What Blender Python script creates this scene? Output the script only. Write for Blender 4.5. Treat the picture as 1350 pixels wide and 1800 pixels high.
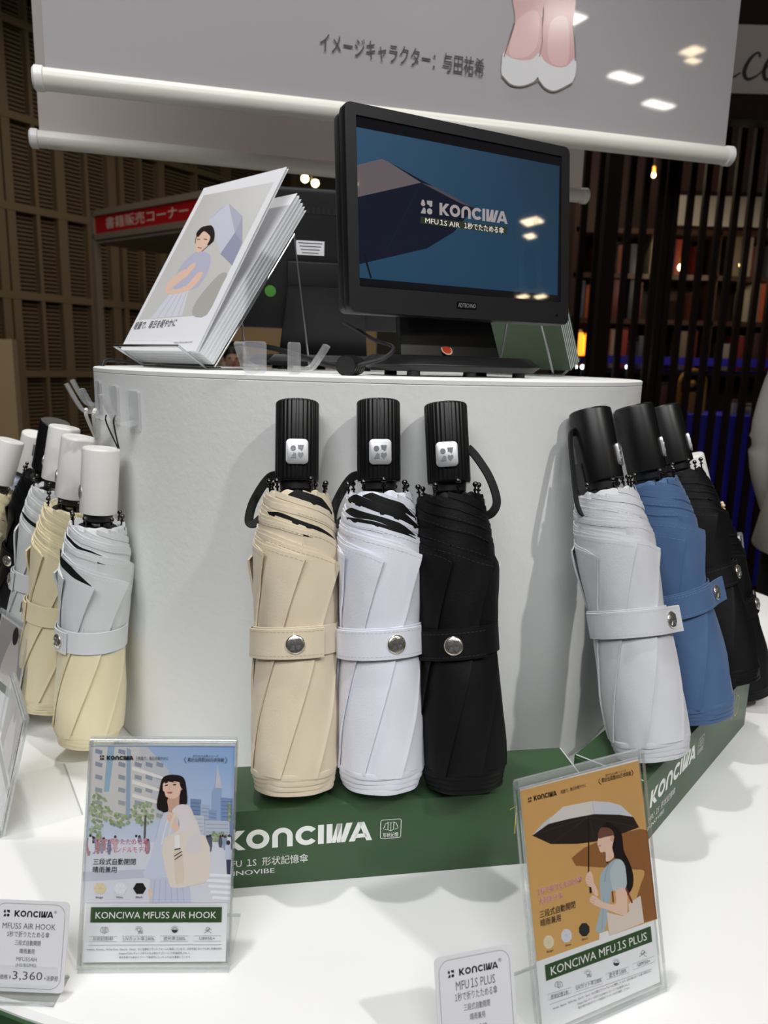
import bpy, bmesh, math, random
import numpy as np
from mathutils import Vector, Matrix, noise

rad = math.radians
scene = bpy.context.scene
for o in list(bpy.data.objects):
    bpy.data.objects.remove(o)
COL = scene.collection
random.seed(4)

# ------------------------------------------------------------------ camera
F_PX, PITCH, ROLL, CAM_Z = 1300.0, rad(11.4), rad(1.5), 1.264
_f = Vector((0, math.cos(PITCH), -math.sin(PITCH)))
_r0 = Vector((1, 0, 0))
_u0 = _r0.cross(_f)
_r = _r0 * math.cos(ROLL) + _u0 * math.sin(ROLL)
_u = -_r0 * math.sin(ROLL) + _u0 * math.cos(ROLL)
CAM = Vector((0, 0, CAM_Z))
cam_data = bpy.data.cameras.new('camera')
cam = bpy.data.objects.new('camera', cam_data)
COL.objects.link(cam)
M = Matrix((_r, _u, -_f)).transposed().to_4x4()
M.translation = CAM
cam.matrix_world = M
cam_data.sensor_fit = 'VERTICAL'
cam_data.sensor_height = 36.0
cam_data.sensor_width = 27.0
cam_data.lens = 36.0 * F_PX / 1800.0
cam_data.clip_start = 0.02
cam_data.clip_end = 60
cam_data.dof.use_dof = True
cam_data.dof.focus_distance = 0.56
cam_data.dof.aperture_fstop = 26.0 / 2.2
scene.camera = cam

# ------------------------------------------------------------------ world, exposure, main lights
scene.view_settings.view_transform = 'Standard'
scene.view_settings.look = 'None'
scene.view_settings.gamma = 1.0
scene.view_settings.exposure = 0.0
scene.view_settings.use_curve_mapping = False
scene.cycles.use_denoising = True
scene.cycles.max_bounces = 8
scene.cycles.transparent_max_bounces = 24
scene.cycles.sample_clamp_indirect = 6.0
world = bpy.data.worlds.new('hall_air')
scene.world = world
world.use_nodes = True
world.node_tree.nodes['Background'].inputs[0].default_value = (0.95, 0.93, 1.0, 1)
world.node_tree.nodes['Background'].inputs[1].default_value = 0.05


def area(name, loc, target, sx, sy, power, col=(1, 1, 1), spread=180):
    d = bpy.data.lights.new(name, 'AREA')
    d.shape = 'RECTANGLE'
    d.size, d.size_y, d.energy, d.color = sx, sy, power, col
    d.spread = rad(spread)
    o = bpy.data.objects.new(name, d)
    COL.objects.link(o)
    o.location = loc
    o.rotation_euler = (Vector(target) - Vector(loc)).to_track_quat('-Z', 'Y').to_euler()
    return o


def spot(name, loc, target, power, size, angle, col=(1, 1, 1)):
    d = bpy.data.lights.new(name, 'SPOT')
    d.energy, d.shadow_soft_size, d.spot_size, d.spot_blend, d.color = power, size, rad(angle), 0.5, col
    o = bpy.data.objects.new(name, d)
    COL.objects.link(o)
    o.location = loc
    o.rotation_euler = (Vector(target) - Vector(loc)).to_track_quat('-Z', 'Y').to_euler()
    return o


SPOT_A = Vector((-0.34, 0.80, 3.55))      # ceiling spotlight over the drum
SPOT_B = Vector((1.75, -1.15, 3.6))       # ceiling spotlight behind the viewer's right shoulder
spot('spotlight_over_table', SPOT_A, (0.02, 0.62, 0.9), 85, 0.05, 46, (1.0, 0.985, 0.96))
spot('spotlight_front_right', SPOT_B, (0.0, 0.6, 1.1), 165, 0.06, 34, (1.0, 0.975, 0.94))
area('fill_light_front', (-0.6, -2.2, 4.2), (0, 0.8, 1.0), 3.0, 1.6, 120, (0.97, 0.98, 1.0))  # added fill above and behind the camera, brightens the display's front
area('fill_light_hall', (0.0, 5.5, 4.6), (0.0, 5.5, 0.0), 6.0, 4.0, 95, (1.0, 0.93, 0.84))  # added fill high over the far hall, brightens the background

# ------------------------------------------------------------------ pixel helpers (photo frame 1350 x 1800)


def ray(x, y):
    return _r * ((x - 675) / F_PX) + _u * ((900 - y) / F_PX) + _f


def onz(x, y, z):
    d = ray(x, y)
    return CAM + d * ((z - CAM_Z) / d.z)


def ony(x, y, yy):
    d = ray(x, y)
    return CAM + d * (yy / d.y)


DRUM_C, DRUM_R, TABLE_Z, DRUM_Z = Vector((-0.02, 0.86, 0)), 0.295, 0.9, 1.253


def oncyl(x, y, rr):
    d = ray(x, y)
    ox, oy = -DRUM_C.x, -DRUM_C.y
    a = d.x ** 2 + d.y ** 2
    b = 2 * (d.x * ox + d.y * oy)
    c = ox * ox + oy * oy - rr * rr
    q = b * b - 4 * a * c
    t = -b / 2 / a if q < 0 else (-b - math.sqrt(q)) / 2 / a
    return CAM + d * t


# ------------------------------------------------------------------ materials
def lin(c):
    return tuple((v / 255 / 12.92 if v / 255 <= 0.04045 else ((v / 255 + 0.055) / 1.055) ** 2.4) for v in c[:3]) + (1.0,)


def mat(name, col, rough=0.5, metal=0.0, bump=0.0, scale=300.0, var=0.0, spec=0.5, emit=0.0, sheen=0.0, trans=0.0):
    m = bpy.data.materials.new(name)
    m.use_nodes = True
    nt = m.node_tree
    b = nt.nodes['Principled BSDF']
    c = lin(col)
    b.inputs['Base Color'].default_value = c
    b.inputs['Roughness'].default_value = rough
    b.inputs['Metallic'].default_value = metal
    b.inputs['Specular IOR Level'].default_value = spec
    if sheen:
        b.inputs['Sheen Weight'].default_value = sheen
    if trans:
        b.inputs['Transmission Weight'].default_value = trans
    if emit:
        b.inputs['Emission Color'].default_value = c
        b.inputs['Emission Strength'].default_value = emit
    if bump or var:
        tc = nt.nodes.new('ShaderNodeTexCoord')
        n = nt.nodes.new('ShaderNodeTexNoise')
        n.inputs['Scale'].default_value = scale
        n.inputs['Detail'].default_value = 3
        nt.links.new(tc.outputs['Object'], n.inputs['Vector'])
        if bump:
            bp = nt.nodes.new('ShaderNodeBump')
            bp.inputs['Strength'].default_value = bump
            bp.inputs['Distance'].default_value = 0.001
            nt.links.new(n.outputs['Fac'], bp.inputs['Height'])
            nt.links.new(bp.outputs['Normal'], b.inputs['Normal'])
        if var:
            n2 = nt.nodes.new('ShaderNodeTexNoise')
            n2.inputs['Scale'].default_value = scale * 0.05
            nt.links.new(tc.outputs['Object'], n2.inputs['Vector'])
            mx = nt.nodes.new('ShaderNodeMix')
            mx.data_type = 'RGBA'
            mx.inputs[6].default_value = tuple(v * (1 - var) for v in c[:3]) + (1,)
            mx.inputs[7].default_value = tuple(min(1, v * (1 + var)) for v in c[:3]) + (1,)
            nt.links.new(n2.outputs['Fac'], mx.inputs[0])
            nt.links.new(mx.outputs[2], b.inputs['Base Color'])
    return m


def fabric(name, col, col2=None, split=0.1, rough=0.55, sheen=0.15, spec=0.35):
    m = mat(name, col, rough, bump=0.12, scale=900, sheen=sheen, spec=spec)
    nt = m.node_tree
    b = nt.nodes['Principled BSDF']
    tc = nt.nodes.new('ShaderNodeTexCoord')
    # soft creases
    n = nt.nodes.new('ShaderNodeTexNoise')
    n.inputs['Scale'].default_value = 26
    n.inputs['Detail'].default_value = 2
    mp = nt.nodes.new('ShaderNodeMapping')
    mp.inputs['Scale'].default_value = (1, 1, 0.55)
    mp.inputs['Rotation'].default_value = (0.5, 0.3, 0)
    nt.links.new(tc.outputs['Object'], mp.inputs['Vector'])
    nt.links.new(mp.outputs['Vector'], n.inputs['Vector'])
    bp = nt.nodes.new('ShaderNodeBump')
    bp.inputs['Strength'].default_value = 0.35
    bp.inputs['Distance'].default_value = 0.006
    nt.links.new(n.outputs['Fac'], bp.inputs['Height'])
    old = b.inputs['Normal'].links[0].from_node
    nt.links.new(bp.outputs['Normal'], old.inputs['Normal'])
    if col2:
        sp = nt.nodes.new('ShaderNodeSeparateXYZ')
        nt.links.new(tc.outputs['Object'], sp.inputs[0])
        gt = nt.nodes.new('ShaderNodeMath')
        gt.operation = 'GREATER_THAN'
        gt.inputs[1].default_value = split
        nt.links.new(sp.outputs['Z'], gt.inputs[0])
        mx = nt.nodes.new('ShaderNodeMix')
        mx.data_type = 'RGBA'
        mx.inputs[6].default_value = lin(col2)
        mx.inputs[7].default_value = lin(col)
        nt.links.new(gt.outputs[0], mx.inputs[0])
        nt.links.new(mx.outputs[2], b.inputs['Base Color'])
    return m


def clear_acrylic(name, tint=(0.988, 0.992, 0.99), base=0.025, catchlight=0.0):
    m = bpy.data.materials.new(name)
    m.use_nodes = True
    nt = m.node_tree
    nt.nodes.remove(nt.nodes['Principled BSDF'])
    out = nt.nodes['Material Output']
    tr = nt.nodes.new('ShaderNodeBsdfTransparent')
    tr.inputs[0].default_value = tint + (1,)
    gl = nt.nodes.new('ShaderNodeBsdfGlossy')
    gl.inputs['Roughness'].default_value = 0.04
    # Schlick reflectance from the facing angle, the same on both sides of the thin sheet
    ge = nt.nodes.new('ShaderNodeNewGeometry')
    dt = nt.nodes.new('ShaderNodeVectorMath')
    dt.operation = 'DOT_PRODUCT'
    nt.links.new(ge.outputs['Incoming'], dt.inputs[0])
    nt.links.new(ge.outputs['Normal'], dt.inputs[1])

    def mth(op, a, b=None):
        n = nt.nodes.new('ShaderNodeMath')
        n.operation = op
        for i, q in enumerate((a, b)):
            if q is None:
                continue
            if isinstance(q, (int, float)):
                n.inputs[i].default_value = q
            else:
                nt.links.new(q, n.inputs[i])
        return n.outputs[0]
    ab = mth('ABSOLUTE', dt.outputs['Value'])
    fac = mth('ADD', mth('MULTIPLY', mth('POWER', mth('SUBTRACT', 1.0, ab), 5.0), 0.7), base)
    mx = nt.nodes.new('ShaderNodeMixShader')
    nt.links.new(fac, mx.inputs[0])
    nt.links.new(tr.outputs[0], mx.inputs[1])
    nt.links.new(gl.outputs[0], mx.inputs[2])
    last = mx
    if catchlight:  # diffuse white mixed in, imitating light caught by the clear plastic
        df = nt.nodes.new('ShaderNodeBsdfDiffuse')
        df.inputs[0].default_value = (0.9, 0.91, 0.93, 1)
        last = nt.nodes.new('ShaderNodeMixShader')
        last.inputs[0].default_value = catchlight
        nt.links.new(mx.outputs[0], last.inputs[1])
        nt.links.new(df.outputs[0], last.inputs[2])
    nt.links.new(last.outputs[0], out.inputs[0])
    return m


def print_mat(name, rough=0.45, emit=0.0, spec=0.4):
    m = bpy.data.materials.new(name)
    m.use_nodes = True
    nt = m.node_tree
    b = nt.nodes['Principled BSDF']
    a = nt.nodes.new('ShaderNodeAttribute')
    a.attribute_name = 'ink'
    b.inputs['Roughness'].default_value = rough
    b.inputs['Specular IOR Level'].default_value = spec
    if emit:
        b.inputs['Base Color'].default_value = (0.01, 0.01, 0.012, 1)
        nt.links.new(a.outputs['Color'], b.inputs['Emission Color'])
        b.inputs['Emission Strength'].default_value = emit
    else:
        nt.links.new(a.outputs['Color'], b.inputs['Base Color'])
    return m


MAT = {
    'drum': mat('painted_drum', (238, 239, 236), 0.55, bump=0.35, scale=140, var=0.02),
    'table': mat('white_laminate', (240, 240, 238), 0.35, bump=0.02, scale=60, var=0.01),
    'green': mat('green_skirt', (48, 82, 48), 0.6),
    'boxgreen': mat('green_card', (56, 84, 54), 0.38, bump=0.05, scale=500, spec=0.4),
    'boxgreen2': mat('green_card_face', (60, 85, 60), 0.42, bump=0.05, scale=500, spec=0.4),
    'white': mat('white_plastic', (236, 235, 232), 0.35),
    'whitehandle': mat('white_matte_handle', (232, 230, 226), 0.42),
    'tube': mat('cream_tube', (226, 224, 214), 0.35),
    'black': mat('black_plastic', (22, 22, 24), 0.42),
    'blackhandle': mat('black_matte_handle', (17, 17, 18), 0.38, spec=0.45),
    'bezel': mat('monitor_bezel', (25, 25, 28), 0.45, bump=0.05, scale=900, spec=0.35),
    'blackgloss': mat('black_gloss', (12, 12, 13), 0.15),
    'rubber': mat('black_rubber', (16, 16, 17), 0.6),
    'tape': mat('black_woven_tape', (15, 15, 17), 0.75, bump=0.5, scale=1400),
    'whitetape': mat('white_woven_cord', (225, 223, 218), 0.75, bump=0.5, scale=1400),
    'gun': mat('gunmetal', (90, 88, 86), 0.22, 1.0),
    'chrome': mat('polished_metal', (224, 216, 204), 0.24, 0.9),
    'silver': mat('satin_silver', (198, 199, 201), 0.38, 0.75),
    'emblem': mat('stamped_silver', (150, 151, 153), 0.35, 0.75),
    'wire': mat('steel_wire', (185, 186, 188), 0.28, 1.0),
    'paper': mat('white_paper', (233, 233, 236), 0.5),
    'paperedge': mat('paper_edge', (214, 218, 220), 0.6),
    'card': mat('price_card', (228, 228, 231), 0.5),
    'acrylic': clear_acrylic('clear_acrylic'),
    'hookacrylic': clear_acrylic('clear_hook_plastic', (0.985, 0.985, 0.99), 0.10, 0.16),
    'acrylicedge': clear_acrylic('clear_acrylic_edge', (0.93, 0.95, 0.95), 0.20, 0.12),
    'ink': mat('black_ink', (32, 32, 36), 0.5),
    'greyink': mat('grey_ink', (88, 88, 92), 0.5),
    'whiteink': mat('white_ink', (238, 238, 236), 0.5),
    'pinkink': mat('magenta_ink', (196, 88, 128), 0.5),
    'pinkwhite': mat('white_outline_ink', (246, 238, 242), 0.5),
    'goldink': mat('gold_foil', (214, 190, 92), 0.35, 0.4),
    'greenink': mat('dark_green_ink', (52, 78, 50), 0.5),
    'print': print_mat('printed_picture', 0.4),
    'bannerprint': print_mat('banner_print', 0.12, spec=0.4),
    'screen': print_mat('screen_picture', 0.025, emit=0.52, spec=0.5),
    'screentext': mat('lit_lettering', (196, 190, 188), 0.3, emit=0.75),
    'screengreen': mat('lit_green_bar', (66, 76, 46), 0.3, emit=0.6),
    'red_sticker': mat('red_sticker', (200, 62, 30), 0.5),
    'green_sticker': mat('green_sticker', (84, 158, 60), 0.5),
    'beigelabel': mat('label_beige', (226, 196, 158), 0.5),
}

# ------------------------------------------------------------------ scene-graph helpers


def thing(name, label, cat, loc=(0, 0, 0), group=None, mw=None):
    o = bpy.data.objects.new(name, None)
    o.empty_display_size = 0.02
    COL.objects.link(o)
    if mw is not None:
        o.matrix_world = mw
    else:
        o.location = loc
    o['label'] = label
    o['category'] = cat
    if group:
        o['group'] = group
    return o


def tag(o, label, cat, group=None, kind=None):
    o['label'] = label
    o['category'] = cat
    if group:
        o['group'] = group
    if kind:
        o['kind'] = kind
    return o


class MB:
    """collects simple shapes; build() links them as one mesh object"""

    def __init__(s):
        s.v, s.f = [], []

    def add(s, vs, fs, mw=None):
        n = len(s.v)
        for p in vs:
            p = Vector(p)
            s.v.append(tuple(mw @ p) if mw is not None else tuple(p))
        s.f += [tuple(i + n for i in f) for f in fs]
        return s

    def box(s, c, d, mw=None):
        x, y, z = d[0] / 2, d[1] / 2, d[2] / 2
        vs = [(c[0] + a * x, c[1] + b * y, c[2] + e * z) for e in (-1, 1) for b in (-1, 1) for a in (-1, 1)]
        return s.add(vs, [(0, 2, 3, 1), (4, 5, 7, 6), (0, 1, 5, 4), (2, 6, 7, 3), (0, 4, 6, 2), (1, 3, 7, 5)], mw)

    def lathe(s, prof, n=32, mw=None, rfun=None):
        vs, fs = [], []
        for (r, z) in prof:
            for k in range(n):
                a = 2 * math.pi * k / n
                rr = r * (rfun(a, z) if rfun else 1)
                vs.append((rr * math.sin(a), -rr * math.cos(a), z))
        m = len(prof)
        for i in range(m - 1):
            for k in range(n):
                a, b = i * n + k, i * n + (k + 1) % n
                fs.append((a, b, b + n, a + n))
        fs.append(tuple(range(n - 1, -1, -1)))
        fs.append(tuple((m - 1) * n + k for k in range(n)))
        return s.add(vs, fs, mw)

    def cyl(s, a, b, r, n=16, r2=None):
        a, b = Vector(a), Vector(b)
        q = (b - a).to_track_quat('Z', 'Y').to_matrix().to_4x4()
        q.translation = a
        L = (b - a).length
        return s.lathe([(r, 0), (r2 if r2 is not None else r, L)], n, q)

    def sphere(s, c, r, n=12, m=8, sc=(1, 1, 1)):
        prof = [(max(1e-5, r * math.sin(math.pi * i / m)), -r * math.cos(math.pi * i / m)) for i in range(m + 1)]
        mw = Matrix.Translation(c) @ Matrix.Diagonal((sc[0], sc[1], sc[2], 1))
        return s.lathe(prof, n, mw)

    def prism(s, pts, z0, z1, mw=None):
        n = len(pts)
        vs = [(p[0], p[1], z0) for p in pts] + [(p[0], p[1], z1) for p in pts]
        fs = [tuple(range(n - 1, -1, -1)), tuple(range(n, 2 * n))]
        fs += [(i, (i + 1) % n, n + (i + 1) % n, n + i) for i in range(n)]
        return s.add(vs, fs, mw)

    def tube(s, pts, r, n=10, mw=None, closed=False, flat=None):
        """tube (or flat ribbon: flat=(half width, half thickness, side vector)) along a polyline"""
        pts = [Vector(p) for p in pts]
        m = len(pts)
        vs, fs = [], []
        up = Vector((0.013, 0.027, 1))
        for i, p in enumerate(pts):
            a = pts[i - 1] if (i > 0 or closed) else p
            b = pts[(i + 1) % m] if (i < m - 1 or closed) else p
            t = (b - a).normalized()
            if flat:
                sd = Vector(flat[2]) if flat[2] != 'plane' else t.cross(Vector((0, 1, 0))) * .85 + Vector((0, .5, 0))
                sd = (sd - t * sd.dot(t)).normalized()
                nn = t.cross(sd)
                for (cu, cv) in ((-1, -1), (1, -1), (1, 1), (-1, 1)):
                    vs.append(p + sd * flat[0] * cu + nn * flat[1] * cv)
            else:
                e = t.cross(up)
                if e.length < 1e-4:
                    e = t.cross(Vector((1, 0, 0)))
                e.normalize()
                g = t.cross(e)
                for k in range(n):
                    an = 2 * math.pi * k / n
                    vs.append(p + (e * math.cos(an) + g * math.sin(an)) * r)
        k = 4 if flat else n
        for i in range(m if closed else m - 1):
            j = (i + 1) % m
            for q in range(k):
                fs.append((i * k + q, i * k + (q + 1) % k, j * k + (q + 1) % k, j * k + q))
        if not closed:
            fs.append(tuple(range(k - 1, -1, -1)))
            fs.append(tuple((m - 1) * k + q for q in range(k)))
        return s.add(vs, fs, mw)

    def build(s, name, m, parent=None, smooth=False, bevel=0.0, angle=40):
        me = bpy.data.meshes.new(name)
        me.from_pydata(s.v, [], s.f)
        bm = bmesh.new()
        bm.from_mesh(me)
        bmesh.ops.recalc_face_normals(bm, faces=bm.faces)
        if bevel:
            es = [e for e in bm.edges if e.is_manifold and e.calc_face_angle(0) > rad(35)]
            bmesh.ops.bevel(bm, geom=es, offset=bevel, segments=2, profile=0.6, affect='EDGES', clamp_overlap=True)
        bm.to_mesh(me)
        bm.free()
        me.materials.append(MAT[m] if isinstance(m, str) else m)
        if smooth:
            me.shade_smooth()
            me.set_sharp_from_angle(angle=rad(angle))
        o = bpy.data.objects.new(name, me)
        COL.objects.link(o)
        if parent is not None:
            o.parent = parent
        return o


def spline(pts, n=6, closed=False):
    pts = [Vector(p) for p in pts]
    m = len(pts)
    out = []
    for i in range(m if closed else m - 1):
        if closed:
            p0, p1, p2, p3 = pts[i - 1], pts[i], pts[(i + 1) % m], pts[(i + 2) % m]
        else:
            p0, p1, p2, p3 = pts[max(i - 1, 0)], pts[i], pts[i + 1], pts[min(i + 2, m - 1)]
        for k in range(n):
            t = k / n
            out.append(0.5 * ((2 * p1) + (p2 - p0) * t + (2 * p0 - 5 * p1 + 4 * p2 - p3) * t * t + (3 * p1 - p0 - 3 * p2 + p3) * t ** 3))
    if not closed:
        out.append(pts[-1])
    return out


def round_rect(w, h, r, n=5, cx=0, cy=0):
    out = []
    for (sx, sy, a0) in ((1, 1, 0), (-1, 1, 90), (-1, -1, 180), (1, -1, 270)):
        for k in range(n + 1):
            a = rad(a0 + 90 * k / n)
            out.append((cx + sx * (w / 2 - r) + r * math.cos(a), cy + sy * (h / 2 - r) + r * math.sin(a)))
    return out


# --- flat print: polygons with an ink colour each, stacked by hundredths of a millimetre
class Print:
    def __init__(s, H=None, z=0.0):
        s.H, s.v, s.f, s.c, s.z = H, [], [], [], z
        s.step = 0.0000025

    def mp(s, p):
        if s.H is None:
            return (p[0], p[1])
        q = s.H @ np.array([p[0], p[1], 1.0])
        return (q[0] / q[2], q[1] / q[2])

    def poly(s, pts, col, sm=0):
        if sm:
            pts = [(p.x, p.y) for p in spline([(p[0], p[1], 0) for p in pts], sm, True)]
        n = len(s.v)
        s.z += s.step
        cl = lin(col)
        for p in pts:
            x, y = s.mp(p)
            s.v.append((x, y, s.z))
            s.c.append(cl)
        s.f.append(tuple(range(n, n + len(pts))))

    def grad(s, quad, cols, nx=8, ny=8):
        n = len(s.v)
        s.z += s.step
        cl = [np.array(lin(c)) for c in cols]
        q = [np.array(p, float) for p in quad]
        for j in range(ny + 1):
            for i in range(nx + 1):
                a, b = i / nx, j / ny
                p = (q[0] * (1 - a) + q[1] * a) * (1 - b) + (q[3] * (1 - a) + q[2] * a) * b
                c = (cl[0] * (1 - a) + cl[1] * a) * (1 - b) + (cl[3] * (1 - a) + cl[2] * a) * b
                x, y = s.mp(p)
                s.v.append((x, y, s.z))
                s.c.append(tuple(c))
        for j in range(ny):
            for i in range(nx):
                a = n + j * (nx + 1) + i
                s.f.append((a, a + 1, a + nx + 2, a + nx + 1))

    def ell(s, cx, cy, rx, ry, col, rot=0, n=20):
        r = rad(rot)
        s.poly([(cx + rx * math.cos(t) * math.cos(r) - ry * math.sin(t) * math.sin(r),
                 cy + rx * math.cos(t) * math.sin(r) + ry * math.sin(t) * math.cos(r))
                for t in [2 * math.pi * k / n for k in range(n)]], col)

    def line(s, pts, w, col, closed=False):
        pts = [Vector((p[0], p[1])) for p in pts]
        m = len(pts)
        L, R = [], []
        for i, p in enumerate(pts):
            a = pts[i - 1] if (i > 0 or closed) else p
            b = pts[(i + 1) % m] if (i < m - 1 or closed) else p
            t = (b - a).normalized()
            nn = Vector((-t.y, t.x)) * w / 2
            L.append(p + nn)
            R.append(p - nn)
        n = len(s.v)
        s.z += s.step
        cl = lin(col)
        for p in L + R:
            x, y = s.mp(p)
            s.v.append((x, y, s.z))
            s.c.append(cl)
        for i in range(m if closed else m - 1):
            j = (i + 1) % m
            s.f.append((n + i, n + j, n + m + j, n + m + i))

    def ring(s, cx, cy, ro, ri, a0, a1, col, n=24, ysc=1.0, fn=None):
        nn = len(s.v)
        cl = lin(col)
        for k in range(n + 1):
            a = rad(a0 + (a1 - a0) * k / n)
            for r in (ro, ri):
                p = (cx + r * math.cos(a), cy + r * math.sin(a) * ysc)
                x, y = s.mp(fn(p) if fn else p)
                s.v.append((x, y, s.z))
                s.c.append(cl)
        for k in range(n):
            a = nn + 2 * k
            s.f.append((a, a + 1, a + 3, a + 2))

    def build(s, name, m, parent):
        me = bpy.data.meshes.new(name)
        me.from_pydata(s.v, [], s.f)
        at = me.color_attributes.new('ink', 'FLOAT_COLOR', 'POINT')
        at.data.foreach_set('color', [x for c in s.c for x in c])
        me.materials.append(MAT[m])
        o = bpy.data.objects.new(name, me)
        COL.objects.link(o)
        o.parent = parent
        return o

    # wordmark and emblem: fn maps unit logo coordinates (height 1, y up) to this print's coordinates
    def wordmark(s, fn, col):
        s.z += s.step
        z0 = s.z

        def P(pts):
            s.z = z0 - s.step
            s.poly([fn(p) for p in pts], col)
            s.z = z0
        x = 0.0

        def at(pts):
            return [(x + a, b) for a, b in pts]
        P(at([(0, 0), (.27, 0), (.27, 1), (0, 1)]))
        P(at([(.27, .62), (.27, .36), (.64, 0), (.97, 0), (.46, .52)]))
        P(at([(.27, .36), (.46, .44), (.95, 1), (.60, 1), (.27, .62)]))
        x += 1.0
        s.ring(x + .5, .5, .5, .25, 0, 360, col, 32, fn=fn)
        x += 1.12
        s.ring(x + .45, .55, .45, .2, 0, 180, col, 18, fn=fn)
        P(at([(0, 0), (.25, 0), (.25, .55), (0, .55)]))
        P(at([(.65, 0), (.9, 0), (.9, .55), (.65, .55)]))
        x += 1.02
        s.ring(x + .5, .5, .5, .25, 38, 322, col, 26, fn=fn)
        x += 1.0
        P(at([(0, 0), (.26, 0), (.26, 1), (0, 1)]))
        x += .38
        P(at([(0, 0), (.26, 0), (.26, 1), (0, 1)]))
        P(at([(.2, 0), (.40, 0), (.70, 1), (.46, 1)]))
        P(at([(.46, 0), (.66, 0), (.70, 1), (.46, 1)]))
        P(at([(.60, 0), (.84, 0), (1.16, 1), (.88, 1)]))
        x += 1.0
        P(at([(0, 0), (.27, 0), (.64, 1), (.40, 1)]))
        P(at([(.80, 0), (1.06, 0), (.68, 1), (.42, 1)]))
        P(at([(.22, .17), (.84, .17), (.78, .38), (.30, .38)]))
        return x + 1.06

    def emblem(s, fn, col):
        s.z += s.step
        z0 = s.z

        def P(pts):
            s.z = z0 - s.step
            s.poly([fn(p) for p in pts], col)
            s.z = z0
        P([(.22 + .19 * math.sin(t) * (1 if math.cos(t) < .2 else .75), .74 + .2 * math.cos(t) * (1.35 if math.cos(t) > 0 else 1)) for t in [2 * math.pi * k / 14 for k in range(14)]])
        P([(.54, .98), (.98, .98), (.98, .60), (.82, .54), (.72, .66), (.54, .72)])
        P([(.02, .02), (.24, .44), (.36, .44), (.44, .28), (.44, .02)])
        P([(.76 + .22 * math.cos(t), .22 + .22 * math.sin(t)) for t in [2 * math.pi * k / 14 for k in range(14)]])


def homog(src, dst):
    A, b = [], []
    for (x, y), (u, v) in zip(src, dst):
        A.append([x, y, 1, 0, 0, 0, -u * x, -u * y])
        b.append(u)
        A.append([0, 0, 0, x, y, 1, -v * x, -v * y])
        b.append(v)
    h = np.linalg.solve(np.array(A, float), np.array(b, float))
    return np.append(h, 1).reshape(3, 3)


# --- lettering: text curves are gathered and turned into meshes in one go at the end
TEXTS = []


def text(body, parent, pos, height, m, align='L', width=None, bold=0.0, rot=0.0, z=0.0, shear=0.0, name='lettering', space=1.0, mw=None):
    """pos: (x, y) of the left / centre of the baseline in the parent's XY plane; height: capital height in metres"""
    TEXTS.append(dict(body=body, parent=parent, pos=pos, h=height, m=m, align=align, w=width, bold=bold, rot=rot, z=z, shear=shear, name=name, space=space, mw=mw))


def flush_texts():
    made = []
    ref = dict(bold=0, shear=0, space=1)
    for t in [dict(ref, body='H'), dict(ref, body='H', cjk=True)] + TEXTS:
        c = bpy.data.curves.new('lettering', 'FONT')
        c.body = t['body'].replace('1', '\uff11')      # the fallback face has the flagged numeral one
        for q, ch in enumerate(c.body):
            if ch == '\uff11':
                c.body_format[q].kerning = -7
                if q:
                    c.body_format[q - 1].kerning = -5 if c.body[q - 1] != '\uff11' else -12
        t['cjk'] = t.get('cjk', False) or not t['body'].isascii()
        if t['cjk']:
            c.offset = t['bold'] * 0.35
        c.size = 1.0
        c.resolution_u = 2
        c.shear = t['shear']
        c.space_character = t['space']
        o = bpy.data.objects.new('lettering', c)
        COL.objects.link(o)
        made.append(o)
    dg = bpy.context.evaluated_depsgraph_get()
    dg.update()
    caps = [max(v.co.y for v in bpy.data.meshes.new_from_object(o.evaluated_get(dg)).vertices) for o in made[:2]]
    for t, o in zip(TEXTS, made[2:]):
        me = bpy.data.meshes.new_from_object(o.evaluated_get(dg))
        n = len(me.vertices)
        co = np.empty(n * 3)
        me.vertices.foreach_get('co', co)
        co = co.reshape(-1, 3)
        x0, x1 = co[:, 0].min(), co[:, 0].max()
        sy = t['h'] / caps[1 if t['cjk'] else 0]
        sx = sy if not t['w'] else t['w'] / (x1 - x0)
        ax = {'L': x0, 'C': (x0 + x1) / 2, 'R': x1}[t['align']]
        X, Y = (co[:, 0] - ax) * sx, co[:, 1] * sy
        c, s = math.cos(t['rot']), math.sin(t['rot'])
        co[:, 0], co[:, 1], co[:, 2] = t['pos'][0] + X * c - Y * s, t['pos'][1] + X * s + Y * c, t['z']
        me.vertices.foreach_set('co', co.reshape(-1))
        me.materials.clear()
        me.materials.append(MAT[t['m']])
        me.name = t['name']
        q = bpy.data.objects.new(t['name'], me)
        COL.objects.link(q)
        q.parent = t['parent']
        if t['mw'] is not None:
            q.matrix_local = t['mw']
    for o in made:
        c = o.data
        bpy.data.objects.remove(o)
        bpy.data.curves.remove(c)


def struct(o):
    o['kind'] = 'structure'
    return o


def plane_frame(loc, yaw, tilt):
    """local X along the width, local Y up the sheet, local Z out of its face; tilt leans it back"""
    d = Vector((math.cos(yaw), math.sin(yaw), 0))
    b = Vector((-math.sin(yaw), math.cos(yaw), 0))
    up = b * math.sin(tilt) + Vector((0, 0, math.cos(tilt)))
    n = d.cross(up)
    m = Matrix((d, up, n)).transposed().to_4x4()
    m.translation = Vector(loc)
    return m


def upright_frame(loc, yaw):
    """local X width, local Y back, local Z up"""
    m = Matrix.Rotation(yaw, 4, 'Z')
    m.translation = Vector(loc)
    return m

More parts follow.
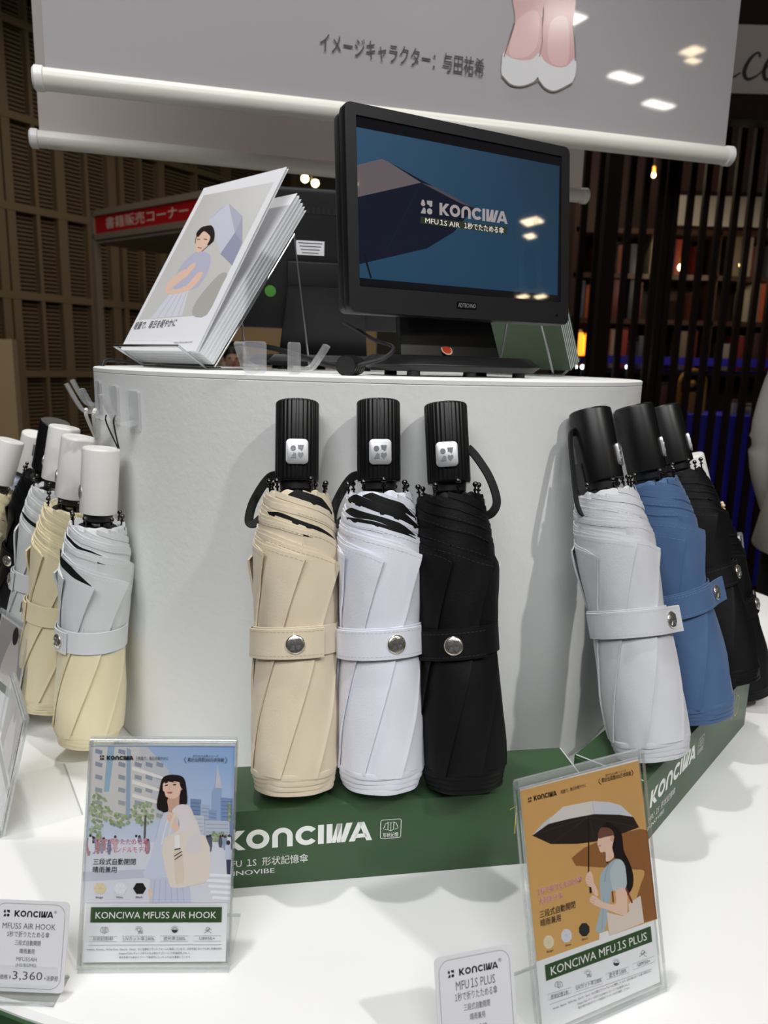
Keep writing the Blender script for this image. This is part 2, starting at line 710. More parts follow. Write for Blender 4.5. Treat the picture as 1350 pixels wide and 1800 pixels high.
# ================================================================== the hall
MAT['floor'] = mat('dark_hall_floor', (70, 62, 54), 0.45, bump=0.05, scale=20, var=0.1)
MAT['hallwall'] = mat('dark_hall_wall', (74, 62, 48), 0.7, var=0.08, scale=20)
MAT['hallwall2'] = mat('brown_hall_wall', (46, 30, 24), 0.7, var=0.1, scale=20)
MAT['ceiling'] = mat('dark_ceiling', (58, 50, 44), 0.8)
XW, YB, YF, HC = 9.0, 12.0, -16.0, 4.8
struct(MB().box((0, (YB + YF) / 2, -0.05), (2 * XW, YB - YF, 0.1)).build('floor', 'floor'))
struct(MB().box((0, (YB + YF) / 2, HC + 0.05), (2 * XW, YB - YF, 0.1)).build('ceiling', 'ceiling'))
struct(MB().box((-XW - 0.05, (YB + YF) / 2, HC / 2), (0.1, YB - YF, HC)).build('wall_left', 'hallwall'))
struct(MB().box((XW + 0.05, (YB + YF) / 2, HC / 2), (0.1, YB - YF, HC)).build('wall_right', 'hallwall2'))
struct(MB().box((0, YB + 0.05, HC / 2), (2 * XW, 0.1, HC)).build('wall_back', 'hallwall'))
struct(MB().box((0, YF - 0.05, HC / 2), (2 * XW, 0.1, HC)).build('wall_front', 'hallwall'))

# ================================================================== table and drum
TC, TR = Vector((0.01, 0.983, 0)), 0.664
t = thing('display_table', 'large round white display table with a dark green skirt', 'table', (TC.x, TC.y, 0))
MB().lathe([(TR - 0.004, 0.868), (TR, 0.87), (TR, 0.897), (TR - 0.003, 0.9)], 160).build('tabletop', 'table', t, True)
MB().lathe([(TR - 0.012, 0.0), (TR - 0.012, 0.868)], 160).build('skirt', 'green', t, True)
MB().lathe([(TR + 0.0005, 0.872), (TR + 0.0015, 0.873), (TR + 0.0015, 0.8945), (TR + 0.0005, 0.8955)], 160).build('edge_band', 'green', t, True)

d = thing('display_drum', 'wide white painted cylindrical drum standing on the round table', 'pedestal', (DRUM_C.x, DRUM_C.y, TABLE_Z))
H = DRUM_Z - TABLE_Z


def drum_wob(a, z):
    return 1 + 0.0012 * noise.noise(Vector((math.cos(a) * 2, math.sin(a) * 2, z * 4)))


MB().lathe([(DRUM_R - 0.001, 0), (DRUM_R, 0.002), (DRUM_R, 0.08), (DRUM_R, 0.18), (DRUM_R, 0.28), (DRUM_R, H - 0.0052), (DRUM_R - 0.0006, H - 0.0045)], 192, rfun=drum_wob).build('drum_wall', 'drum', d, True)
MB().lathe([(DRUM_R - 0.0006, H - 0.0045), (DRUM_R + 0.0002, H - 0.004), (DRUM_R + 0.0002, H - 0.001), (DRUM_R - 0.001, H)], 192, rfun=drum_wob).build('drum_lid', 'drum', d, True)

# ================================================================== folding umbrellas
PROF = [(0, .0285), (.017, .0312), (.05, .0318), (.083, .0306), (.105, .0286), (.127, .0304), (.163, .0322), (.19, .0325), (.215, .0318), (.24, .030)]


def prof(v):
    for (a, ra), (b, rb) in zip(PROF, PROF[1:]):
        if v <= b:
            t = max(0, min(1, (v - a) / (b - a)))
            t = t * t * (3 - 2 * t)
            return ra + (rb - ra) * t
    return PROF[-1][1]


def cyl_pt(th, r, v):
    return Vector((r * math.sin(th), -r * math.cos(th), v))


NP = 7
STEP = 2 * math.pi / NP
DEL = 0.00135
BUT_PTS = {}


def canopy(u, fab, stitch, lining, rnd, th_first, stripes, sd, bottomfab=None):
    """wrapped fabric: seven panels, each lying over the next one like a pinwheel, hems climbing round to the rib tips"""
    core = MB().lathe([(.020, .012), (.0245, .03), (.0245, .17), (.0225, .2), (.016, .207)], 32).build('canopy_core', lining or fab, u, True)
    st = MB()
    first = core
    cp = core
    SV = [-1, 0, .8, 2, 4, 7, 11, 16, 22, 29, 37, 46, 56, 68, 80, 94, 108, 124, 140, 158, 176, 196, 216, 236, 256, 276, 296, 312]
    for j in range(NP):
        th0 = th_first + j * STEP + rnd.uniform(-.07, .07)
        vc = .162 + rnd.uniform(-.005, .005)
        top = .2095 + rnd.uniform(-.001, .0015)
        sw = rad(80) + rnd.uniform(-.12, .12)
        ex = rnd.uniform(.85, 1.0)
        vb0 = .0140 + rnd.uniform(-.0015, .0015)
        flare = rnd.uniform(.0012, .0032)
        ph = rnd.uniform(0, 50)

        def hem(s):
            q = max(0, s) / 312
            return vc + (top - vc) * q ** ex + .0012 * noise.noise(Vector((s * .03, ph, j)))

        def ang(s, v):
            return th0 + sw * (min(v, vc) - vc) / .146 - rad(max(0, s))

        def radius(s, v):
            ss = max(0, s)
            r = prof(v) - DEL * rad(ss) / STEP
            r += .0007 * math.exp(-(ss / 3.5) ** 2)
            r += flare * math.exp(-(ss / 15) ** 2 - ((vc - v) / .022) ** 2)
            a = ang(s, v)
            r += .0011 * noise.noise(Vector((math.cos(a) * 2.2, math.sin(a) * 2.2, v * 30 + sd)))
            vh = hem(s)
            if vh - v < .0042:
                r += .00045
            return r
        vs, fs = [], []
        TV = [0, .04, .1, .18, .26, .34, .42, .5, .58, .66, .74, .82, .89, .945, .98, 1.0]
        nr = len(TV) + 1
        for s in SV:
            vh = hem(s)
            if s <= 95:
                vlow = vb0 + .0008 * max(0, s) / 51
            else:
                vlow = vh - .024
            for t in TV:
                v = vlow + (vh - vlow) * t
                if t == TV[-2]:
                    v = vh - .0005
                if t == TV[-3]:
                    v = vh - .0041
                r = radius(s, v) - (.0016 if s < 0 else 0)
                vs.append(cyl_pt(ang(s, v) - (.012 if s < 0 else 0), r, v))
            vs.append(cyl_pt(ang(s, vh), radius(s, vh) - .0014, vh - .0003))
        for i in range(len(SV) - 1):
            for k in range(nr - 1):
                a = i * nr + k
                fs.append((a, a + 1, a + nr + 1, a + nr))
        mb = MB().add(vs, fs)
        pn = mb.build('fabric_panel', fab, cp, True, angle=50)
        # second, inner hem of the same pleat
        vs, fs = [], []
        SS = list(range(6, 290, 9))
        for s in SS:
            vh = hem(s)
            w = .0034 * min(1, (s - 3) / 40) * (0.75 + 0.5 * noise.noise(Vector((s * .02, ph + 9, 3))))
            for (dv, dr) in ((-.002, -.0004), (w * .5, -.0006), (w, -.00055), (w - .0002, -.0018)):
                vs.append(cyl_pt(ang(s, vh), radius(s, vh + dv) + dr, vh + dv))
        for i in range(len(SS) - 1):
            for k in range(3):
                a = i * 4 + k
                fs.append((a, a + 1, a + 5, a + 4))
        if vs:
            MB().add(vs, fs).build('pleat_hem', fab, cp, True, angle=50)
        # stitches along the hem
        s = 2.0
        while s < 215:
            L = rad(2.3) * .033
            ds = 4.2
            a, b = s, s + ds
            q = []
            for (sv, dv) in ((a, -.0030), (b, -.0030), (b, -.00265), (a, -.00265)):
                v = hem(sv) + dv
                q.append(cyl_pt(ang(sv, v), radius(sv, v) + .00018, v))
            n = len(st.v)
            st.v += [tuple(p) for p in q]
            st.f.append((n, n + 1, n + 2, n + 3))
            s += 6.2
        # black lining glimpsed above a hem
        for (jj, s1, s2, w) in stripes:
            if jj % NP == j:
                vs, fs = [], []
                N = 22
                for i in range(N + 1):
                    s = s1 + (s2 - s1) * i / N
                    e = (1 - i / N)
                    ww = w * min(1, 3.2 * (1 - e)) * min(1, 6 * e) + .0002
                    vh = hem(s)
                    for dv, dr in ((-.001, -.0004), (.0004 + ww * .5, -.0001), (.0004 + ww, -.0001)):
                        vs.append(cyl_pt(ang(s, vh), radius(s, vh + dv) + dr, vh + dv))
                for i in range(N):
                    for k in range(2):
                        a = i * 3 + k
                        fs.append((a, a + 1, a + 4, a + 3))
                MB().add(vs, fs).build('lining_fold', lining, cp, True)
    st.build('hem_stitching', stitch, cp)
    # gathered crown of fabric between the rib tips
    vs, fs = [], []
    n = 96
    for (r, v, amp) in ((.0236, .200, .0), (.0234, .2085, .0004), (.0222, .2096, .0010), (.0185, .2075, .0018), (.013, .203, .0006)):
        for k in range(n):
            a = 2 * math.pi * k / n
            w = .7 * math.sin(a * 8 + sd) + .5 * math.sin(a * 13 + sd * 2) + .5 * noise.noise(Vector((math.cos(a) * 4, math.sin(a) * 4, sd)))
            vs.append(cyl_pt(a, r + amp * .6 * w, v + amp * w))
    for i in range(4):
        for k in range(n):
            a, b = i * n + k, i * n + (k + 1) % n
            fs.append((a, b, b + n, a + n))
    MB().add(vs, fs).build('gathered_crown', fab, cp, True, angle=60)
    # stacked folds at the foot
    for i in range(4):
        z1 = .0160 - i * .0036
        r0 = .0304 - i * .0009
        pa = sd + i * .7

        def rf(a, z, pa=pa):
            return 1 + .014 * math.sin(7 * a + pa) + .014 * math.sin(3 * a + pa * 2) + .01 * abs(math.sin(5 * a + pa))
        MB().lathe([(r0 - .003, z1 - .0046), (r0 - .0006, z1 - .0042), (r0, z1 - .0026), (r0 - .0004, z1), (r0 - .004, z1 + .001)], 84, rfun=rf).build('foot_fold', bottomfab or fab, cp, True, angle=45)
    return cp


def band_pos(a, R, tang):
    """point and outward direction on the strap; beyond angle tang it runs straight on"""
    if tang is not None and a > tang:
        p = cyl_pt(tang, R, 0)
        tv = Vector((math.cos(tang), math.sin(tang), 0))
        nv = Vector((math.sin(tang), -math.cos(tang), 0))
        e = (a - tang) * R
        return p + tv * e + nv * (e * e * 6), nv
    return cyl_pt(a, R, 0), cyl_pt(a, 1, 0)


def strap(u, fab, stitch, snap_deg, end_deg, tang_deg=None, tilt=0.0, zc=.105, hw=.0103):
    R = prof(zc) + .0019
    tang = rad(tang_deg) if tang_deg is not None else None
    so = MB()
    # full ring
    vs, fs = [], []
    n = 64

    def lift(a):
        return tilt * math.sin(a)
    for k in range(n):
        a = 2 * math.pi * k / n
        for (r, z) in ((R - .0006, -hw), (R + .0002, -hw + .0003), (R + .0002, hw - .0003), (R - .0006, hw)):
            vs.append(cyl_pt(a, r, zc + z + lift(a)))
    for k in range(n):
        for q in range(4):
            a, b = k * 4 + q, ((k + 1) % n) * 4 + q
            a2, b2 = k * 4 + (q + 1) % 4, ((k + 1) % n) * 4 + (q + 1) % 4
            fs.append((a, b, b2, a2))
    so.add(vs, fs)
    st = so.build('closing_strap', fab, u, True, angle=50)
    # overlapping flap
    vs, fs = [], []
    a0, a1 = rad(end_deg - 170), rad(end_deg)
    m = 48
    for k in range(m + 1):
        a = a0 + (a1 - a0) * k / m
        rr = R + .0004 + .0010 * min(1, (a - a0) / .5) + .0007 * max(0, (k / m - .75))
        p, nv = band_pos(a, rr, tang)
        z = zc + lift(a) - .0012
        for (dr, dz) in ((0, -hw), (.0008, -hw + .0003), (.0008, hw - .0003), (0, hw)):
            vs.append(p + nv * dr + Vector((0, 0, z + dz)))
    for k in range(m):
        for q in range(4):
            fs.append((k * 4 + q, k * 4 + (q + 1) % 4, k * 4 + 4 + (q + 1) % 4, k * 4 + 4 + q))
    fs += [(0, 1, 2, 3), tuple(m * 4 + q for q in (3, 2, 1, 0))]
    fl = MB().add(vs, fs).build('strap_flap', fab, st, True, angle=50)
    q = MB()
    a = a0 + .1
    while a < a1 - .06:
        for dz in (-hw + .0022, hw - .0022):
            pts = []
            for (aa, e) in ((a, 0), (a + .062, 0), (a + .062, .0004), (a, .0004)):
                rr = R + .0004 + .0010 * min(1, (aa - a0) / .5) + .0007 * max(0, ((aa - a0) / (a1 - a0) - .75))
                p, nv = band_pos(aa, rr, tang)
                pts.append(tuple(p + nv * .00095 + Vector((0, 0, zc + lift(aa) - .0012 + dz + e))))
            n0 = len(q.v)
            q.v += pts
            q.f.append((n0, n0 + 1, n0 + 2, n0 + 3))
        a += .092
    q.build('strap_stitching', stitch, st)
    # snap button
    sa = rad(snap_deg)
    p, nv = band_pos(sa, R + .0022, tang)
    fr = Matrix((nv.cross(Vector((0, 0, 1))) * -1, Vector((0, 0, 1)), nv)).transposed().to_4x4()
    fr.translation = p + Vector((0, 0, zc + lift(sa) - .0012))
    MB().lathe([(.0064, 0), (.0066, .0006), (.0062, .0012), (.0052, .0016), (.0030, .0019), (.0005, .0020)], 28, fr).build('snap_button', 'chrome', st, True)
    emboss(st, fr @ Matrix.Translation((0, 0, .0013)), .0080, 'emblem', .0009)


def emboss(parent, fr, size, m, h):
    mb = MB()

    def P(pts, z0=0, z1=h):
        mb.prism([((x - .5) * size, (y - .5) * size) for x, y in pts], z0, z1, fr)
    n = 14
    P([(.22 + .2 * math.cos(2 * math.pi * k / n), .74 + .2 * math.sin(2 * math.pi * k / n)) for k in range(n)])
    P([(.54, .98), (.98, .98), (.92, .66), (.82, .54), (.72, .68), (.6, .66)])
    P([(.02, .02), (.26, .42), (.44, .34), (.44, .02)])
    P([(.76, .0), (.55, .24), (.58, .42), (.68, .44), (.76, .36), (.84, .44), (.94, .42), (.97, .24)])
    mb.build('raised_emblem', m, parent)


def umbrella(label, base, top, fab, stitch, lining=None, style='fluted', face=None, roll=0.0, snap=0, end=37, tang=None, tilt=.001,
             stripes=(), loop=None, th_first=13, seed=1, group=None, bottomfab=None, button_deg=0.0, detail=True, crown='gun'):
    base, top = Vector(base), Vector(top)
    ax = (top - base)
    L = ax.length
    z = ax.normalized()
    fv = (Vector(face) if face is not None else CAM) - base
    y = -(fv - z * fv.dot(z)).normalized()
    x = y.cross(z)
    m = Matrix((x, y, z)).transposed().to_4x4() @ Matrix.Rotation(roll, 4, 'Z')
    m = Matrix.Translation(base) @ m @ Matrix.Scale(L / .2775, 4)
    u = thing('folded_umbrella', label, 'umbrella', mw=m, group=group)
    rnd = random.Random(seed)
    canopy(u, fab, stitch, lining, rnd, rad(th_first), stripes, seed, bottomfab)
    strap(u, fab, stitch, snap, end, tang, tilt)
    # shaft, runner collar, rib tips
    MB().lathe([(.0055, .19), (.0055, .2195)], 20).build('shaft', 'chrome', u, True)
    MB().lathe([(.009, .2005), (.0098, .2015), (.0098, .2055), (.0065, .2065)], 24).build('runner', 'black', u, True)
    col = MB().lathe([(.0100, .2105), (.0122, .2125), (.0128, .2195)], 28)
    col.box((.0105, 0, .2085), (.004, .008, .006)).box((-.0105, 0, .2085), (.004, .008, .006)).box((0, .0105, .2085), (.008, .004, .006))
    col.build('handle_collar', 'black', u, True)
    for k in range(8):
        a = 2 * math.pi * k / 8 + rnd.uniform(-.18, .18) + .3
        r = .0225 + rnd.uniform(-.001, .001)
        h = .2155 + rnd.uniform(-.0008, .0016)
        mb = MB().cyl(cyl_pt(a, r - .001, .2065), cyl_pt(a, r, h), .0008, 8)
        mb.cyl(cyl_pt(a, r, h - .0035), cyl_pt(a, r, h - .0022), .0016, 10)
        mb.sphere(cyl_pt(a, r + .0002, h + .0012), .0021, 12, 8)
        mb.build('rib_tip', crown, u, True)
    # handle
    z0, z1 = .2188, .2775
    if style == 'fluted':
        NF = 30

        def rf(a, zz):
            q = .5 + .5 * math.cos(a * NF)
            return 1 - .034 * (1 - q) ** 2.2
        hd = MB().lathe([(.0146, z0), (.0157, z0 + .0006), (.0160, z0 + .0015), (.0160, z1 - .0022), (.0156, z1 - .0008), (.0147, z1)], NF * 6, rfun=rf).build('handle', 'blackhandle', u, True, angle=60)
        MB().lathe([(.0155, z0 - .0006), (.0158, z0 - .0002), (.0150, z0 + .0004)], 48).build('handle_ring', 'blackgloss', u, True)
        fr = Matrix((Vector((1, 0, 0)), Vector((0, 0, 1)), Vector((0, -1, 0)))).transposed().to_4x4()
        fr = Matrix.Rotation(rad(button_deg), 4, 'Z') @ Matrix.Translation((0, -.0148, z0 + .0195)) @ fr
        b = MB().prism(round_rect(.0160, .0182, .0032), 0, .0024, fr).build('release_button', 'silver', u, True, bevel=.0005)
        emboss(b, fr @ Matrix.Translation((0, 0, .0022)), .0098, 'emblem', .0006)
    else:
        hm = 'blackhandle' if style == 'black' else 'whitehandle'
        rr = .0166 if style == 'black' else .0160
        MB().lathe([(rr - .0012, z0), (rr - .0002, z0 + .0005), (rr, z0 + .0014), (rr, z1 - .002), (rr - .0003, z1 - .0008), (rr - .0012, z1)], 64).build('handle', hm, u, True)
        bd = rad(button_deg)
        fr = Matrix((Vector((1, 0, 0)), Vector((0, 0, 1)), Vector((0, -1, 0)))).transposed().to_4x4()
        fr = Matrix.Rotation(bd, 4, 'Z') @ Matrix.Translation((0, -rr + .0012, z0 + .0185)) @ fr
        if style == 'black':
            MB().box((0, -rr + .0002, (z0 + z1) / 2), (.0085, .0008, z1 - z0 - .002), Matrix.Rotation(bd, 4, 'Z')).build('button_channel', 'blackgloss', u)
            b = MB().prism(round_rect(.0125, .0180, .0032), 0, .0028, fr).build('release_button', 'silver', u, True, bevel=.0005)
            emboss(b, fr @ Matrix.Translation((0, 0, .0026)), .0085, 'emblem', .0006)
        else:
            MB().lathe([(.0066, 0), (.0068, .0009), (.0060, .0017), (.0035, .0023), (.0004, .0025)], 32, fr).build('release_button', 'silver', u, True)
    if loop:
        MB().tube(spline([Vector(p) for p in loop], 8), .001, flat=(.0033, .0007, 'plane')).build('wrist_loop', 'tape', u, True, angle=50)
    return u


CREAM = fabric('cream_fabric', (221, 207, 182))
PALE = fabric('pale_white_fabric', (226, 228, 238), rough=0.5)
BLACKF = fabric('black_fabric', (13, 13, 14), rough=0.55, sheen=0.0, spec=0.2)
GREYF = fabric('light_grey_fabric', (205, 206, 210))
BLUEF = fabric('steel_blue_fabric', (70, 98, 136))
SILVERF = fabric('silver_white_fabric', (216, 219, 220), (230, 218, 182), .094, rough=0.42)
SILVER2 = fabric('silver_grey_fabric', (206, 208, 208), rough=0.45)
YELLOWF = fabric('pale_yellow_fabric', (226, 214, 178), rough=0.45)
DUSTB = fabric('dusty_blue_fabric', (158, 166, 180), rough=0.5)
BLACKL = fabric('black_lining', (10, 10, 12), rough=0.6, sheen=0)
ST_CREAM = mat('cream_thread', (190, 176, 146), 0.8)
ST_WHITE = mat('white_thread', (198, 200, 208), 0.8)
ST_LIGHT = mat('bright_thread', (244, 244, 244), 0.8)
ST_BLACK = mat('black_thread', (42, 42, 44), 0.8)
ST_BLUE = mat('blue_thread', (96, 132, 176), 0.8)
ST_YEL = mat('yellow_thread', (198, 184, 140), 0.8)

BOX_Z = 0.961


def stand_on(px, z):
    return onz(px[0], px[1], z)


def lean_top(px, rr=.0165):
    return oncyl(px[0], px[1], DRUM_R + rr + .0008)


def set_len(base, top, L=.2775):
    return base + (top - base).normalized() * L


LOOP_L = [(-.010, .004, .223), (-.020, .006, .222), (-.031, .006, .205), (-.0345, .004, .190), (-.030, .004, .188), (-.022, .006, .196)]
LOOP_R = [(.0150, .004, .245), (.021, .005, .238), (.030, .005, .222), (.0345, .005, .205), (.031, .005, .196), (.024, .006, .193)]

b = stand_on((517, 1383), BOX_Z + .0055)
umbrella('cream folded umbrella with black ribbed handle on the green box', b, set_len(b, lean_top((523, 712))), CREAM, ST_CREAM, BLACKL,
         stripes=((5, 205, 288, .0056), (3, 95, 215, .0024)), loop=LOOP_L, snap=0, end=37, seed=3, th_first=13, group='umbrellas with ribbed handles')
b = stand_on((670, 1378), BOX_Z + .0055)
umbrella('white folded umbrella with black lining stripes and ribbed handle', b, set_len(b, lean_top((665, 712))), PALE, ST_WHITE, BLACKL,
         stripes=((2, 55, 165, .0020), (3, 85, 225, .0058), (4, 130, 275, .0062), (5, 190, 290, .0052)), loop=LOOP_L, snap=20, end=63, tilt=.0015, seed=11, th_first=6, group='umbrellas with ribbed handles', button_deg=4)
b = stand_on((815, 1378), BOX_Z + .0055)
umbrella('all-black folded umbrella with black ribbed handle and brass snap', b, set_len(b, lean_top((783, 716))), BLACKF, ST_BLACK, BLACKL,
         loop=LOOP_R, snap=-4, end=40, tilt=.0015, seed=21, th_first=4, group='umbrellas with ribbed handles', button_deg=-2)

LOOP_G = [(-.0150, .004, .262), (-.0215, .002, .258), (-.026, .0, .235), (-.030, -.002, .205), (-.027, -.002, .195), (-.0205, .0, .200), (-.0190, .004, .235)]
b = stand_on((1147, 1326), BOX_Z + .0075)
umbrella('light grey folded umbrella leaning beside the steel-blue one', b, set_len(b, lean_top((1038, 735))), GREYF, ST_WHITE, None, style='black',
         face=(0.55, -.25, 1.2), snap=32, end=54, tang=20, tilt=-.002, loop=LOOP_G, seed=31, th_first=40, group='umbrellas with smooth black handles', button_deg=42)
b = stand_on((1230, 1260), BOX_Z + .0075)
umbrella('steel-blue folded umbrella with black handle between grey and black', b, set_len(b, lean_top((1115, 725))), BLUEF, ST_BLUE, None, style='black',
         face=(0.75, -.15, 1.2), snap=34, end=60, tang=18, tilt=.003, seed=41, th_first=38, group='umbrellas with smooth black handles', button_deg=40)
b = stand_on((1282, 1200), BOX_Z + .0075)
umbrella('black folded umbrella with smooth black handle beside the blue one', b, set_len(b, lean_top((1163, 716))), BLACKF, ST_BLACK, None, style='black',
         face=(0.9, -.05, 1.2), snap=12, end=45, tilt=.003, seed=51, th_first=35, group='umbrellas with smooth black handles', button_deg=38)
b = onz(1352, 1238, TABLE_Z + .011) + Vector((-.01, .03, 0))
umbrella('black folded umbrella with white handle standing on the table', b, set_len(b, ony(1203, 776, .80)), BLACKF, ST_BLACK, None, style='white',
         face=(0.9, -.05, 1.2), snap=20, end=50, seed=61, crown='beigelabel')

# ---- umbrellas hung round the left side of the drum


def hung(px_top, px_base, L, rr=.02, depth=None):
    tp = lean_top(px_top, rr) if depth is None else ony(px_top[0], px_top[1], depth)
    bs = onz(px_base[0], px_base[1], L)
    return bs, tp


bs, tp = hung((178, 787), (155, 1296), .918, rr=.024)
umbrella('silver-white umbrella with cream lower half and white handle', bs, tp, SILVERF, ST_LIGHT, BLACKL, style='white', face=(-.45, -.1, 1.2),
         stripes=((1, 4, 110, .0085), (4, 130, 250, .003)), snap=-26, end=-6, seed=71, th_first=-12, group='white-handled umbrellas hung on the drum', button_deg=-48, bottomfab=YELLOWF)
WH1_TOP, WH1 = tp, bpy.data.objects['folded_umbrella.007']
bs, tp = hung((140, 768), (84, 1236), .918)
umbrella('pale yellow umbrella with white handle hung beside the silver-white one', bs, tp, YELLOWF, ST_YEL, BLACKL, style='white', face=(-.5, -.1, 1.2),
         snap=-50, end=-30, seed=81, th_first=-50, group='white-handled umbrellas hung on the drum', button_deg=-60)
WH2_TOP, WH2 = tp, bpy.data.objects['folded_umbrella.008']
bs, tp = hung((114, 750), (52, 1170), .936, depth=.75)
umbrella('silver-grey umbrella with white handle between yellow and black ones', bs, tp, SILVER2, ST_WHITE, BLACKL, style='white', face=(-.6, -.1, 1.2),
         stripes=((2, 8, 120, .004),), snap=-40, end=-20, seed=91, th_first=-30, group='white-handled umbrellas hung on the drum', button_deg=-70)
bs, tp = hung((98, 742), (28, 1100), .93, depth=.84)
umbrella('black umbrella with black handle hung behind the silver-grey one', bs, tp, BLACKF, ST_BLACK, None, style='black', face=(-.7, 0, 1.2), seed=101, th_first=0, button_deg=-80)
umbrella('dusty-blue umbrella with white handle leaning at the table edge', onz(0, 1050, TABLE_Z + .012), ony(60, 762, 1.0), DUSTB, ST_WHITE, None, style='white', face=(-.6, 0, 1.2), seed=111, button_deg=-60)
umbrella('cream and dusty-blue umbrella with tilted white handle at table edge', onz(-78, 1118, TABLE_Z + .012), ony(20, 774, .90), YELLOWF, ST_YEL, None, style='white', face=(-.6, 0, 1.2), seed=121, button_deg=-60)

# ================================================================== green umbrella cartons
def carton(label, c, yaw, flip=False):
    L, D, Hh = .283, .058, .060
    b = thing('umbrella_carton', label, 'box', mw=upright_frame((c[0], c[1], TABLE_Z), yaw), group='green umbrella cartons')
    MB().box((0, 0, Hh / 2), (L - .001, D, Hh)).build('carton_body', 'boxgreen', b, True, bevel=.0009)
    # tuck flaps with their pale card edge at both ends
    for sx in (-1, 1):
        f = MB().box((sx * (L / 2 + .0002), 0, Hh / 2), (.0014, D - .003, Hh - .003)).build('end_flap', 'boxgreen', b, True, bevel=.0004)
        MB().box((sx * (L / 2 - .0010), 0, Hh + .0002), (.0007, D - .003, .0007)).build('card_edge', 'paperedge', f)
    fm = Matrix.Translation((-L / 2, -D / 2 - .00012, 0)) @ Matrix.Rotation(math.pi / 2, 4, 'X')
    P = Print()
    k = .0158
    W = (238, 240, 236)
    P.wordmark(lambda p: (.0159 + p[0] * k, .0302 + p[1] * .0150), W)
    o = P.build('printed_wordmark', 'print', b)
    o.matrix_local = fm
    # shape-memory badge
    P = Print()
    bx, by, bs = .1258, .0305, .0148
    P.line([(bx + x, by + y) for x, y in round_rect(bs, bs, .0014, 4, bs / 2, bs / 2)], .0004, W, True)
    fx = lambda u, v: (bx + u * bs, by + v * bs)
    P.line([fx(.5, .38), fx(.5, .82), fx(.36, .88), fx(.36, .46), fx(.5, .40), fx(.64, .46), fx(.64, .88), fx(.5, .82)], .0004, W)
    P.line([fx(.36, .84), fx(.24, .80), fx(.14, .52), fx(.30, .46)], .0004, W)
    P.line([fx(.64, .84), fx(.76, .80), fx(.86, .52), fx(.70, .46)], .0004, W)
    o = P.build('printed_badge', 'print', b)
    o.matrix_local = fm
    # gold numerals
    P = Print()
    G = (214, 190, 92)
    P.line([(.2215, .0462), (.2262, .0490), (.2262, .0262)], .0006, G)
    P.z += P.step
    P.ring(.2400, .0376, .0072, .0066, 0, 360, G, 30, ysc=1.55)
    o = P.build('printed_numeral', 'print', b)
    o.matrix_local = fm
    text('MFU 1S  形状記憶傘', b, (.0165, .0172), .0050, 'whiteink', width=.0580, z=.00003, mw=fm)
    text('INNOVIBE', b, (.0165, .0105), .0036, 'whiteink', width=.0345, bold=.015, z=.00003, mw=fm)
    text('形状記憶', b, (bx + bs / 2, by + .0012), .0026, 'whiteink', 'C', width=.0112, bold=.01, z=.00003, mw=fm)
    return b


carton('long dark green carton under the three ribbed-handle umbrellas', (.0142, .5033), rad(9.4))
carton('long dark green carton under the grey and blue umbrellas', (.2713, .6323), rad(49.5))


# ================================================================== acrylic sign holders and their posters
def sheet_tools(H):
    def mp(x, y):
        q = H @ np.array([x, y, 1.0])
        return Vector((q[0] / q[2], q[1] / q[2]))

    def tx(sheet, body, x0, x1, y, cap, m, z, align='L', bold=0.0, y1=None, space=1.0):
        a, b = mp(x0, y), mp(x1, y if y1 is None else y1)
        h = (mp(x0, y) - mp(x0, y - cap)).length
        text(body, sheet, (a.x, a.y), h, m, 'L', width=(b - a).length, rot=math.atan2(b.y - a.y, b.x - a.x), z=z, bold=bold, space=space)
    return mp, tx


def sign_holder(label, loc, yaw, tilt, w, h, group=None, foot=.045):
    m = plane_frame(loc, yaw, tilt)
    hd = thing('acrylic_sign_holder', label, 'sign holder', mw=m, group=group)
    th = .0016
    # front and back sheet, joined by a rounded fold along the top
    MB().box((0, h / 2, th / 2), (w, h, th)).build('front_sheet', 'acrylic', hd)
    MB().box((0, h / 2, -.0034), (w, h, th)).build('back_sheet', 'acrylic', hd)
    MB().cyl((-w / 2, h, -.0012), (w / 2, h, -.0012), .0028, 14).build('top_fold', 'acrylicedge', hd, True)
    for sx in (-1, 1):
        MB().box((sx * w / 2, h / 2, th / 2), (.0009, h, th)).build('polished_edge', 'acrylicedge', hd)
        MB().box((sx * w / 2, h / 2, -.0034), (.0009, h, th)).build('polished_edge', 'acrylicedge', hd)
    # foot: flat on the table, running back from the bottom fold
    inv = m.inverted()
    b = Vector((-math.sin(yaw), math.cos(yaw), 0))
    d = Vector((math.cos(yaw), math.sin(yaw), 0))
    fm = inv @ Matrix((d, b, Vector((0, 0, 1)))).transposed().to_4x4()
    fm.translation = inv @ Vector((loc[0], loc[1], TABLE_Z))
    q = MB().box((0, foot / 2, .001), (w, foot, .0016))
    o = q.build('foot', 'acrylic', hd)
    o.matrix_local = fm
    o = MB().box((0, foot, .001), (w, .0009, .0016)).box((0, 0, .001), (w, .003, .0018)).build('foot_edge', 'acrylicedge', hd)
    o.matrix_local = fm
    return hd, m


SKIN, SKIN2, HAIR = (232, 196, 176), (208, 164, 144), (34, 26, 26)


